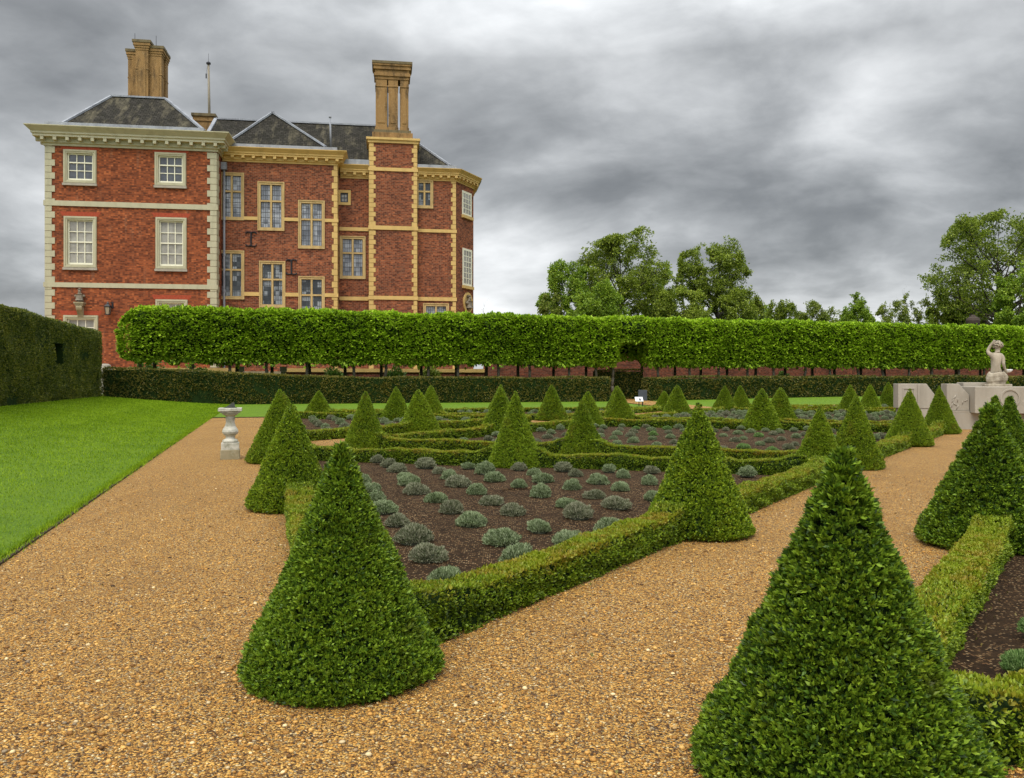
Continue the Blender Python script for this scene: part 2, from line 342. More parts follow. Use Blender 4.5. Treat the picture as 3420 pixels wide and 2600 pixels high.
# ------------------------------------------------------------------ topiary cones
def cone_mesh(seed, npts, leaf, mat, taper=1.0, shaggy=.0):
    """unit cone: height 1.35, base radius .54"""
    rng = np.random.default_rng(seed); h, r = 1.35, .54; fl = lump(rng)
    def rad(t):                                   # t 0 base .. 1 tip
        return r*((1-t)**taper*.95+.035*np.exp(-((t-.12)/.16)**2)+.02*(1-t))*sstep(t, -.08, .045)**.5
    def surf(th, t, inset=0):
        P = np.stack([np.cos(th), np.sin(th), t*h], -1); base = rad(t)
        q = np.stack([np.cos(th)*base, np.sin(th)*base, t*h], -1)
        base = np.maximum(base*(1+.026*fl(q*2.6))+.007*fl(q*9)-inset, .004)
        return np.stack([np.cos(th)*base, np.sin(th)*base, t*h], -1)
    t = .985*(1-np.sqrt(rng.uniform(0.0004, 1, npts))); th = rng.uniform(0, 2*math.pi, npts)
    P = surf(th, t); sl = math.atan2(r, h)
    N = np.stack([np.cos(th)*math.cos(sl), np.sin(th)*math.cos(sl), np.full(npts, math.sin(sl))], -1)
    low = t < .03; N[low, 2] -= .4
    P = P + N*((rng.uniform(-.040, .008, npts)*np.clip(1.2-t, .25, 1))[:, None])
    size = leaf*rng.uniform(.75, 1.3, npts)*(1+shaggy*sstep(t, .75, .98))
    tint = np.clip(rng.uniform(-.9, .75, npts)+.25*fl(P*3)*.5, 0, 1)
    size = size*(1-.3*sstep(t, .8, .97)*(shaggy == 0)); a = leaves(rng, P, N, 6, size, size*.42, .85, .55, .55, tint, -.010)
    tg = np.linspace(-.0, .97, 26); thg = np.linspace(0, 2*math.pi, 41)
    TT, HH = np.meshgrid(tg, thg, indexing='ij')
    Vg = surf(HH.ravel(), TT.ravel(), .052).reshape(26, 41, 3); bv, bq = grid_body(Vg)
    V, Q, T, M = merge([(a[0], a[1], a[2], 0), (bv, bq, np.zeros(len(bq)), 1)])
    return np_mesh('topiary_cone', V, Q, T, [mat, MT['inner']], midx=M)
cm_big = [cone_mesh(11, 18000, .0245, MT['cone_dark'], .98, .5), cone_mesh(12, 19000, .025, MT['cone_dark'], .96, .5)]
cm_mid = [cone_mesh(21, 13500, .0255, MT['cone'], .96, 0), cone_mesh(22, 13500, .0255, MT['cone'], .92, 0), cone_mesh(23, 13500, .0255, MT['cone'], 1.02, 0)]
cm_far = [cone_mesh(31, 8500, .034, MT['cone'], .90, 0), cone_mesh(32, 8500, .034, MT['cone'], .85, 0), cone_mesh(33, 8500, .033, MT['cone'], .96, 0)]
cm_dark = cone_mesh(24, 11000, .030, MT['cone_dark'], 1.0, .3)  # same darker leaf colour as the big front cones

CONES = []      # (a, b, apex row, radius, mesh, label)
def cn(*a): CONES.append(a)
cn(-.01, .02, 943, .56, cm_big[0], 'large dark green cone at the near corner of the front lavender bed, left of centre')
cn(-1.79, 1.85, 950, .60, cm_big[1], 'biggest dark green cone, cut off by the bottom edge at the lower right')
cn(3.15, 3.95, 860, .59, cm_mid[0], 'tall cone halfway along the front diagonal hedge, right of the near lavender bed')
cn(6.1, -.1, 862, .55, cm_mid[1], 'cone directly behind the large dark front cone, beside the left gravel walk')
cn(12.2, -.15, 835, .62, cm_mid[2], 'tall cone nearest the sundial, half hidden by the cone before it')
cn(10.0, 4.0, 838, .52, cm_mid[0], 'dark cone at picture centre on the back hedge of the near lavender bed')
cn(7.3, 8.5, 870, .50, cm_mid[2], 'flared cone with yellowish foot at the right tip of the near lavender bed')
cn(15.0, 1.84, 840, .52, cm_mid[1], 'cone at the left corner of the middle diamond bed, hedge flaring from its foot')
cn(11.75, 6.0, 858, .52, cm_mid[0], 'squat cone with brown patches, right of the dark picture-centre cone')
cn(8.1, 9.86, 848, .52, cm_mid[1], 'cone just behind the flared yellow-footed cone, beside the right gravel path')
cn(12.06, 14.6, 835, .56, cm_mid[0], 'cone left of the right gravel path with a yellow hedge climbing onto its foot')
cn(15.6, 18.9, 830, .56, cm_mid[2], 'cone between the two left stone pieces, at the end of the right path hedge')
cn(18.5, 14.7, 836, .55, cm_mid[1], 'left cone of the close pair behind the tall front hedge cone')
cn(21.6, 10.0, 842, .48, cm_mid[2], 'small cone peeping out behind the squat brown-patched cone')
cn(18.5, 6.1, 833, .53, cm_mid[0], 'cone half hidden behind the left side of the dark picture-centre cone')
cn(17.3, 0.0, 842, .55, cm_mid[1], 'cone behind the one nearest the sundial, only its left edge showing')
cn(20.6, 4.1, 838, .53, cm_mid[2], 'far left cone with a yellow patch at its foot, beside touching lavender rows')
cn(27.9, 4.5, 832, .55, cm_mid[0], 'cone against the lawn, just left of the far left yellow-patched cone')
cn(34.2, 1.9, 842, .56, cm_mid[2], 'leftmost low cone against the lawn, a hedge sweeping from its foot')
cn(30.3, 6.3, 830, .53, cm_mid[1], 'slim far cone just right of the far left yellow-patched cone')
cn(33.6, 10.3, 828, .54, cm_mid[0], 'far cone of which only the tip shows behind the two picture-centre cones')
cn(26.4, 10.4, 828, .54, cm_mid[2], 'lone far cone right of the dark picture-centre cone, low hedge on both sides')
cn(30.5, 15.0, 831, .54, cm_mid[1], 'rear cone of the overlapping pair left of the opening in the dark hedge')
cn(24.4, 12.4, 836, .55, cm_mid[0], 'front cone of the overlapping pair left of the opening in the dark hedge')
cn(34.2, 19.2, 842, .50, cm_mid[2], 'small low cone right of the signboards, behind a taller cone')
cn(28.4, 16.9, 829, .55, cm_mid[1], 'tall far cone right of the signboards, in front of the small low cone')
cn(32.2, 21.5, 830, .55, cm_mid[0], 'broad far cone on the lawn edge, its right foot flaring into a hedge')
cn(34.6, 23.9, 830, .50, cm_mid[2], 'narrow far cone right of the broad flaring cone, against the dark hedge')
cn(21.2, 17.2, 834, .54, cm_mid[0], 'right cone of the close pair behind the tall front hedge cone')
cn(28.9, 26.3, 828, .55, cm_mid[2], 'flared far cone at the left end of the far right trio')
cn(31.3, 29.4, 828, .52, cm_mid[1], 'middle cone of the far right trio')
cn(34.6, 33.4, 823, .52, cm_mid[0], 'rightmost cone of the far right trio, standing clear on the lawn')
cn(21.0, 24.9, 833, .50, cm_mid[1], 'cone tip showing between the two left stone pieces of the plinth')
cn(24.4, 27.9, 826, .50, cm_mid[0], 'rounded cone tip peeping over the plinth left of the statue')
cn(24.2, 30.6, 817, .50, cm_mid[2], 'pointed cone tip peeping over the plinth right of the statue')
cn(1.8, 6.35, 862, .68, cm_dark, 'broad dark cone at the right, with a yellow hedge running down from its foot')
cn(4.9, 9.95, 850, .55, cm_dark, 'dark cone close behind the broad right cone, in front of the plinth')
cn(7.2, 12.1, 850, .55, cm_dark, 'cone cut by the right edge of the picture')
rnd = random.Random(5)
CONE_XY = []
def stretch(a): return 15+(a-15)*1.0 if a > 15 else a
for i, (a, b, va, r, me, lab) in enumerate(CONES):
    if a > 17: me = cm_far[i % 3]; r *= 1.24
    elif a > 11: r *= 1.04
    x, y = W(a, b); h = H-(va-HV)/F*y; CONE_XY.append((a, b, r))
    o = link('topiary_cone', me); o.location = (x, y, 0); o.rotation_euler = (R(rnd.uniform(-1.2, 1.2)), R(rnd.uniform(-1.2, 1.2)), rnd.uniform(0, 6.28))
    o.scale = (r/.54, r/.54, h/1.35)
    tag(o, lab, 'topiary', 'clipped evergreen cones of the parterre')

# ------------------------------------------------------------------ low clipped hedges round the beds
def hedge_loop(name, pts, label, seed, hgt=.25, wid=.30, closed=True, skip=()):
    rng = np.random.default_rng(seed); n = len(pts); segs = [(i, (i+1) % n) for i in range(n if closed else n-1) if i not in skip]
    parts = []; fl = lump(rng)
    cx = np.array([(c[0], c[1]) for c in CONE_XY])
    def topz(ab):
        d = np.sqrt(((ab[:, None, :]-cx[None])**2).sum(-1)); dm = d.min(1)
        return hgt*(1+.06*fl(np.c_[ab*.8, ab[:, :1]*0]))+.11*np.exp(-(np.maximum(dm-.45, 0)/.20)**1.3)
    for i, j in segs:
        p, q = np.array(pts[i], float), np.array(pts[j], float); L = np.linalg.norm(q-p); d = (q-p)/L; nn = np.array((-d[1], d[0]))
        p = p-d*wid*.5; L += wid
        # body
        m = int(L/.12)+2; s = np.linspace(0, L, m); c = p+s[:, None]*d; tz = topz(c)
        prof = [(-.45, -.01), (-.46, .45), (-.42, .88), (-.3, .95), (.3, .95), (.42, .88), (.46, .45), (.45, -.01)]
        Vg = np.zeros((m, len(prof), 3))
        for k, (o_, zz) in enumerate(prof):
            ab = c+nn*(o_*wid*.88); xy = O+ab[:, :1]*AX+ab[:, 1:]*BX
            Vg[:, k, :2] = xy; Vg[:, k, 2] = zz*tz*.93
        bv, bq = grid_body(Vg); parts.append((bv, bq, np.zeros(len(bq)), 1))
        # leaves
        ds = 0
        while ds < L:
            de = min(L, ds+1.0); mid = p+d*(ds+de)/2; xy = O+mid[0]*AX+mid[1]*BX; dist = max(2.5, math.hypot(*xy))
            lf = max(.026, dist*.0019); dens = min(6500, 2.6/lf**2)
            per = wid+2*hgt; N_ = int(dens*(de-ds)*per); s = rng.uniform(ds, de, N_); w = rng.uniform(-1, 1, N_)*per/2
            ab0 = p+s[:, None]*d; tzz = topz(ab0)
            top = np.abs(w) < wid/2; off = np.where(top, w, np.sign(w)*wid/2)
            z = np.where(top, tzz, tzz*(1-np.clip((np.abs(w)-wid/2)/hgt, 0, 1)))
            rr = np.clip(1-(tzz-z)/.06, 0, 1); off = np.where(top, off, off*(1-.16*rr))
            wob = .016*fl(np.c_[ab0*3, z*6])
            ab = ab0+nn*(off+np.sign(off)*np.where(top, 0, wob))[:, None]; xyp = O+ab[:, :1]*AX+ab[:, 1:]*BX
            P = np.c_[xyp, z+np.where(top, wob, 0)]
            nv = np.sign(off)[:, None]*(nn[0]*AX+nn[1]*BX)
            N = np.where(top[:, None], np.array((0, 0, 1.)), np.c_[nv, np.full(N_, .15)])
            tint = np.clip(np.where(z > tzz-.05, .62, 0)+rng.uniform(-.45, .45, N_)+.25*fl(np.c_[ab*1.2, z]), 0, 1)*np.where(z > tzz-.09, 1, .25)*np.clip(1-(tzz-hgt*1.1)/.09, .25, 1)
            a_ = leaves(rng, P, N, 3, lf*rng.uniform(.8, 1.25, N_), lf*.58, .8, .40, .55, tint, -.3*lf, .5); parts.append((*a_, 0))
            ds = de
    V, Q, T, M = merge(parts)
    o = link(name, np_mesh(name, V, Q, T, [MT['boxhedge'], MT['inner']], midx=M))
    return tag(o, label, 'hedge', 'low clipped hedges edging the beds')
BEDS = {
 'near':  [(0, 0), (12.6, 0), (7.1, 8.5)],
 'mid':   [(15, 1.8), (8.3, 9.95), (15.5, 18.8), (22.0, 10.3)],
 'fleft': [(17.3, 0), (31.4, 0), (24.4, 8.7)],
 'fmid':  [(34.3, 1.9), (34.3, 19.2), (26.4, 10.4)],
 'fright':[(24.4, 12.4), (32.0, 21.4), (24.4, 29.6), (18.9, 23.2), (18.0, 19.9)],
 'ffar':  [(34.7, 23.8), (34.7, 40.5), (27.2, 31.6)],
 'right': [(-1.8, 1.84), (4.7, 10.2), (-1.8, 18.6)],
}
HL = {'near': 'low yellow-topped hedge round the near triangular lavender bed',
 'mid': 'low hedge round the middle diamond-shaped lavender bed',
 'fleft': 'low hedge round the far left triangular bed beside the gravel walk',
 'fmid': 'low hedge round the far bed against the lawn, left of the hedge opening',
 'fright': 'low hedge round the far diamond bed left of the stone plinth',
 'ffar': 'thin low hedge round the farthest right bed against the lawn',
 'right': 'low yellow-topped hedge running between the two big dark cones at lower right'}
for i, (k, pts) in enumerate(BEDS.items()): hedge_loop('box_hedge', pts, HL[k], 100+i, hgt=.19 if k in ('fmid', 'fright', 'ffar') else .25)

# ------------------------------------------------------------------ ground
def sheet(name, pts, z, mat):
    m = MB(); m.add([(x, y, z) for x, y in pts], [tuple(range(len(pts)))]); return tag(m.build(name, mat), kind='structure')
sheet('ground', [(-900, -300), (900, -300), (900, 1600), (-900, 1600)], -.06, flat_mat('rough_grass', (.05, .10, .02), .9, .1, .3, .5))
sheet('gravel', [W(-16, -2.63), W(-16, 60), W(60, 60), W(60, -2.63)], 0.0, MT['gravel'])
def inset(pts, d):
    c = np.mean(np.array(pts), 0); return [tuple(c+(np.array(p)-c)*(1-d)) for p in pts]
for i, (k, pts) in enumerate(BEDS.items()):
    rng = np.random.default_rng(300+i); q = [W(*p) for p in pts]
    # gently mounded bed of soil: fan of subdivided triangles
    c = np.mean(np.array(q), 0); vs, fs = [], []; m = MB(); K = 10
    ring = []
    n = len(q)
    for t in range(K+1):
        row = []
        for e in range(n):
            for s in range(12):
                p = np.array(q[e])*(1-s/12)+np.array(q[(e+1) % n])*(s/12); p = c+(p-c)*(1-t/K*.999)
                row.append((p[0], p[1], .012+.05*sstep(t/K, 0, .5)+rng.normal(0, .006)))
        ring.append(row)
    nn_ = len(ring[0]); V = [p for r_ in ring for p in r_]
    m.add(V, [(t*nn_+s, t*nn_+(s+1) % nn_, (t+1)*nn_+(s+1) % nn_, (t+1)*nn_+s) for t in range(K) for s in range(nn_)])
    tag(m.build('soil_bed', MT['soil'], smooth=True), kind='structure')
# lawn: left strip and far strip as one sheet with its real fall
def lawn():
    parts = []
    for (a0, a1, b0, b1, na, nb) in ((-16, 32.2, -30, -2.63, 70, 50), (32.2, 62, -30, -.1, 44, 46), (34.75, 62, -.1, 70, 40, 90)):
        aa, bb = np.meshgrid(np.linspace(a0, a1, na), np.linspace(b0, b1, nb), indexing='ij')
        xy = O+aa[..., None]*AX+bb[..., None]*BX; z = lawn_z(aa, bb)
        g = np.concatenate([xy, z[..., None]], -1); v, q = grid_body(g); parts.append((v, q[:, ::-1], np.zeros(len(q)), 0))
    V, Q, T, M = merge(parts)
    tag(link('lawn', np_mesh('lawn', V, Q, None, [MT['lawn']], smooth=True)), kind='structure')
lawn()
m = MB()                                          # turf edging along the walk and across its end
def edge(a0, b0, a1, b1, w=.05, z1=.018):
    p, q = np.array(W(a0, b0)), np.array(W(a1, b1)); d = (q-p)/np.linalg.norm(q-p); s = np.array((-d[1], d[0]))*w/2
    m.prism([tuple(p-s), tuple(q-s), tuple(q+s), tuple(p+s)], -.03, z1)
edge(-16, -2.605, 32.2, -2.605); edge(32.22, -2.63, 32.22, -.4, .06, .03)
tag(m.build('turf_edge', stone_mat('turf_edge', (.055,.04,.022), (.03,.025,.012))), kind='structure')
# path through the hedge opening
m = MB(); m.add([(*W(34.8, 20.6), .3), (*W(34.8, 23.2), .3), (*W(60, 27.9), .3), (*W(60, 24.9), .3)], [(0,1,2,3)])
for k, (a, b) in enumerate(((34.8, 20.6), (34.8, 23.2), (60, 27.9), (60, 24.9))): m.v[k] = (*m.v[k][:2], float(lawn_z(a, b))+.03)
tag(m.build('path', MT['gravel']), kind='structure')

# grass blades on the near lawn
def grass():
    rng = np.random.default_rng(9); N_ = 300000
    a = -6+57*rng.uniform(0, 1, N_)**1.35; b = rng.uniform(-9.95, -2.58, N_); far = a > 32.3; b[far] = rng.uniform(-9.95, 1.0, far.sum())
    ne = 16000; a = np.r_[a, rng.uniform(-4, 32, ne)]; b = np.r_[b, -2.64+rng.exponential(.03, ne)*rng.choice([-1, 1], ne)]; b = np.minimum(b, -2.52)
    xy = O+a[:, None]*AX+b[:, None]*BX; dist = np.hypot(xy[:, 0], xy[:, 1])
    keep = (xy[:, 1] > 4) & (xy[:, 0] > -.66*xy[:, 1]-.5); a, b, xy, dist = a[keep], b[keep], xy[keep], dist[keep]
    n = len(a); ln = rng.uniform(.022, .046, n)*(1+dist*.012); wd = np.maximum(.006, dist*.0009)
    P = np.c_[xy, lawn_z(a, b)-.01]; th = rng.uniform(0, 6.28, n); lean = np.sign(np.sin((b+.3)*math.pi/1.15))*.12   # mown in strips, alternate ways
    S = np.c_[np.cos(th), np.sin(th), np.zeros(n)]*(wd*.5)[:, None]; D = unit(np.c_[rng.normal(0, .45, (n, 2))+lean[:, None]*AX[None], np.ones(n)])*ln[:, None]
    V = np.stack([P-S, P+S, P+D], 1).reshape(-1, 3)
    tag(link('grass', np_mesh('grass', V, np.arange(n*3).reshape(-1, 3), None, [MT['grass']])), 'short mown grass of the lawn on the left', 'grass', kind='stuff')
grass()
# loose stones on the gravel in front
def pebbles():
    rng = np.random.default_rng(19); ico = []
    ph = (1+5**.5)/2
    base = unit(np.array([(-1,ph,0),(1,ph,0),(-1,-ph,0),(1,-ph,0),(0,-1,ph),(0,1,ph),(0,-1,-ph),(0,1,-ph),(ph,0,-1),(ph,0,1),(-ph,0,-1),(-ph,0,1)], float))
    tri = np.array([(0,11,5),(0,5,1),(0,1,7),(0,7,10),(0,10,11),(1,5,9),(5,11,4),(11,10,2),(10,7,6),(7,1,8),(3,9,4),(3,4,2),(3,2,6),(3,6,8),(3,8,9),(4,9,5),(2,4,11),(6,2,10),(8,6,7),(9,8,1)])
    N_ = 30000; y = 2.2+12*rng.uniform(0, 1, N_)**1.4; x = rng.uniform(-.68, .68, N_)*y
    ab = np.array([AB(*p) for p in zip(x, y)]); ok = ab[:, 1] > -2.5
    def inside(ab, poly):
        r = np.zeros(len(ab), bool); n = len(poly)
        for i in range(n):
            (x0, y0), (x1, y1) = poly[i], poly[(i+1) % n]
            c = ((y0 > ab[:, 1]) != (y1 > ab[:, 1])) & (ab[:, 0] < (x1-x0)*(ab[:, 1]-y0)/(y1-y0+1e-12)+x0); r ^= c
        return r
    for p in BEDS.values(): ok &= ~inside(ab, p)
    x, y = x[ok], y[ok]; n = len(x); s = rng.uniform(.004, .0075, n)*rng.choice([1, 1, 1, 1, 1, 1.8], n)
    sc = np.stack([s*rng.uniform(.8, 1.4, n), s*rng.uniform(.8, 1.4, n), s*rng.uniform(.5, .8, n)], -1)
    th = rng.uniform(0, 6.28, n); c, si = np.cos(th), np.sin(th)
    B = base[None]*sc[:, None]*rng.uniform(.85, 1.15, (n, 12, 1))
    V = np.stack([B[..., 0]*c[:, None]-B[..., 1]*si[:, None]+x[:, None], B[..., 0]*si[:, None]+B[..., 1]*c[:, None]+y[:, None], B[..., 2]+(s*.35)[:, None]], -1).reshape(-1, 3)
    Q = (tri[None]+(np.arange(n)*12)[:, None, None]).reshape(-1, 3)
    M = Mat('pebble'); g = M.n('ShaderNodeNewGeometry')
    M.base(M.ramp(g.outputs['Random Per Island'], [(0, (.05,.024,.008)), (.2, (.24,.11,.022)), (.5, (.48,.24,.05)), (.75, (.64,.38,.11)), (.9, (.19,.14,.09)), (1, (.80,.62,.33))]), .7, .35)
    tag(link('gravel_stones', np_mesh('gravel_stones', V, Q, None, [M.m], smooth=True)), 'loose pale and brown stones lying on the gravel paths', 'gravel', kind='stuff')
pebbles()

def clippings():
    rng = np.random.default_rng(29); P = []
    for pts in (BEDS['near'], BEDS['right']):
        for q in range(len(pts)):
            p0, p1 = np.array(pts[q], float), np.array(pts[(q+1) % len(pts)], float); L = np.linalg.norm(p1-p0); d = (p1-p0)/L; nn = np.array((-d[1], d[0])); n = int(L*26)
            ab = p0+rng.uniform(0, L, n)[:, None]*d+nn*(rng.choice([-1, 1], n)*(.17+rng.exponential(.10, n)))[:, None]; P.append(np.c_[O+ab[:, :1]*AX+ab[:, 1:]*BX, np.full(n, .012)])
    n = 260; y = rng.uniform(3, 14, n); P.append(np.c_[rng.uniform(-.5, .5, n)*y, y, np.full(n, .012)])
    P = np.concatenate(P); V, Q, T = leaves(rng, P, np.tile((0, 0, 1.), (len(P), 1)), 1, .026, .013, .1, .1, 1.0)
    V[:, 2] = np.maximum(V[:, 2], .006)
    tag(link('leaf_litter', np_mesh('leaf_litter', V, Q, None, [leaf_mat('dry_leaf', [(.2, (.08,.045,.015)), (.5, (.16,.12,.03)), (.8, (.12,.18,.02))], trans=.1)])), 'fallen leaves and hedge clippings scattered along the low hedges', 'leaf litter', kind='stuff')
clippings()
# ------------------------------------------------------------------ lavender clumps
def lav_mesh(seed, mat, n=420, flat=.72):
    rng = np.random.default_rng(seed)
    th = rng.uniform(0, 6.28, n); el = np.arcsin(rng.uniform(.0, 1, n))
    D = np.c_[np.cos(el)*np.cos(th), np.cos(el)*np.sin(th), np.sin(el)]
    fl = lump(rng, 14); rr = .20*(1+.12*fl(D*1.3))
    P = D*np.array((1, 1, flat))*(rr*.45)[:, None]+np.array((0, 0, .02))
    tip = D*np.array((1, 1, flat))*(rr*rng.uniform(.9, 1.08, n))[:, None]+np.c_[np.zeros((n, 2)), rng.uniform(.015, .05, n)]
    S = unit(np.cross(tip-P, rng.normal(0, 1, (n, 3))))*.0065; mid = P*.45+tip*.55
    V = np.stack([P, mid-S, tip, mid+S], 1).reshape(-1, 3); Q = np.arange(n*4).reshape(-1, 4)
    n2 = 1500; th = rng.uniform(0, 6.28, n2); el = np.arcsin(rng.uniform(.02, 1, n2)); D = np.c_[np.cos(el)*np.cos(th), np.cos(el)*np.sin(th), np.sin(el)]
    P2 = D*np.array((1, 1, flat))*(.185*(1+.12*fl(D*1.3)))[:, None]+np.array((0, 0, .02))
    a = leaves(rng, P2, D, 2, .042, .0085, .8, .75, .42)
    bt = np.linspace(0, .5*math.pi, 6); bp = np.linspace(0, 2*math.pi, 13); T_, P_ = np.meshgrid(bt, bp, indexing='ij')
    bd = np.stack([np.cos(T_)*np.cos(P_), np.cos(T_)*np.sin(P_), np.sin(T_)*flat], -1)*.155
    bv, bq = grid_body(bd)
    V, Q, T, M = merge([(V, Q, np.zeros(len(Q)), 0), (*a, 0), (bv, bq, np.zeros(len(bq)), 1)])
    return np_mesh('lavender', V, Q, None, [mat, MT['lav_in']], midx=M)
MT['lav_in'] = flat_mat('lavender_twigs', (.045, .05, .035), .95, .05, .3)
LV = [lav_mesh(1, MT['lavender']), lav_mesh(2, MT['lavender']), lav_mesh(3, MT['lavender'], flat=.8), lav_mesh(4, MT['lavender_brown'], flat=.66), lav_mesh(5, MT['lavender_brown'])]
LVG = lav_mesh(6, MT['lavender_green'])
LV_ALL = LV+[LVG]
LAV_LEN = 0
def inside1(p, poly):
    r = False; n = len(poly)
    for i in range(n):
        (x0, y0), (x1, y1) = poly[i], poly[(i+1) % n]
        if (y0 > p[1]) != (y1 > p[1]) and p[0] < (x1-x0)*(p[1]-y0)/(y1-y0)+x0: r = not r
    return r
def edge_d(p, poly):
    d = 9e9; p = np.array(p)
    for i in range(len(poly)):
        q, w = np.array(poly[i], float), np.array(poly[(i+1) % len(poly)], float); t = np.clip((p-q)@(w-q)/((w-q)@(w-q)), 0, 1); d = min(d, np.linalg.norm(p-q-t*(w-q)))
    return d
ORD = ['first','second','third','fourth','fifth','sixth','seventh','eighth','ninth','tenth','eleventh','twelfth','thirteenth','fourteenth','fifteenth','sixteenth','seventeenth']
def lavender(key, e1, e2, org, seed, group, labf, size=(.82, 1.22), green=.0, pad=.42, jit=.1):
    rr = random.Random(seed); pts = BEDS[key]; rows = {}
    for j in range(-40, 41):
        for i in range(-40, 41):
            p = (org[0]+i*e1[0]+j*e2[0]+rr.uniform(-jit, jit), org[1]+i*e1[1]+j*e2[1]+rr.uniform(-jit, jit))
            if not inside1(p, pts) or edge_d(p, pts) < pad: continue
            if any((p[0]-a)**2+(p[1]-b)**2 < (r+.12)**2 for a, b, r in CONE_XY): continue
            x, y = W(*p); u = 1105+F*x/y if y > 1 else -9e9
            if y < 1.5 or u < -80 or u > 2290: continue
            rows.setdefault(j, []).append((i, p))
    js = sorted(rows); cnt = 0
    for rj, j in enumerate(js):
        for ri, (i, p) in enumerate(sorted(rows[j])):
            me = LVG if rr.random() < green else rr.choice(LV)
            o = link('lavender', me); x, y = W(*p); s = rr.uniform(*size)
            o.location = (x, y, .05); o.rotation_euler = (0, 0, rr.uniform(0, 6.28)); s *= .67; o.scale = (s*rr.uniform(.9, 1.15), s*rr.uniform(.9, 1.15), s*rr.uniform(1.0, 1.3))
            tag(o, labf(ri, rj), 'lavender', group); cnt += 1
    return cnt
dg = np.array((6.55, 8.45)); dg = dg/np.linalg.norm(dg)
e1 = tuple(dg*.86); e2 = (.90, 0.0); org = AB(-.45, 6.29)
n1 = lavender('near', e1, e2, org, 51, 'lavender clumps in the near triangular bed',
   lambda i, j: f'{ORD[i]} lavender from the left, {ORD[j]} row behind the near bed front hedge')
n2 = lavender('mid', tuple(dg*1.02), (1.12, 0.0), AB(0.6, 17), 52, 'lavender clumps in the middle diamond bed',
   lambda i, j: 'round grey-green lavender clump among its like in the middle diamond bed', (.8, 1.02), green=.14)
n3 = lavender('fleft', (0, .74), (1.25, 0), (18.5, .6), 53, 'lavender clumps in the far left bed', lambda i, j: 'silvery lavender clump in the touching rows of the far left bed', (1.05, 1.35), jit=.07)
n4 = lavender('fright', tuple(dg*.95), (1.15, 0), (20, 15), 54, 'lavender clumps in the far diamond bed', lambda i, j: 'grey lavender clump in the far diamond bed left of the stone plinth', (1.05, 1.3), pad=.5)
n5 = lavender('fmid', (0, 1.15), (1.4, 0), (28.5, 6), 55, 'lavender clumps in the far bed by the lawn', lambda i, j: 'small grey lavender clump in the far bed against the lawn', (1.0, 1.3), pad=.6)
n6 = lavender('ffar', (0, 1.5), (1.6, 0), (30.2, 26), 56, 'lavender clumps in the farthest bed', lambda i, j: 'tiny grey lavender clump in the farthest bed at right', (1.1, 1.4), pad=.6)
n7 = lavender('right', (.54, .66), (0, .95), (-1.24, 3.48), 57, 'lavender clumps in the right-hand bed', lambda i, j: f'greenish lavender at the right picture edge, {ORD[i]} of {ORD[j]} row', (.72, .95), green=.8, pad=.36, jit=.03)
print('lavender', n1, n2, n3, n4, n5, n6, n7)

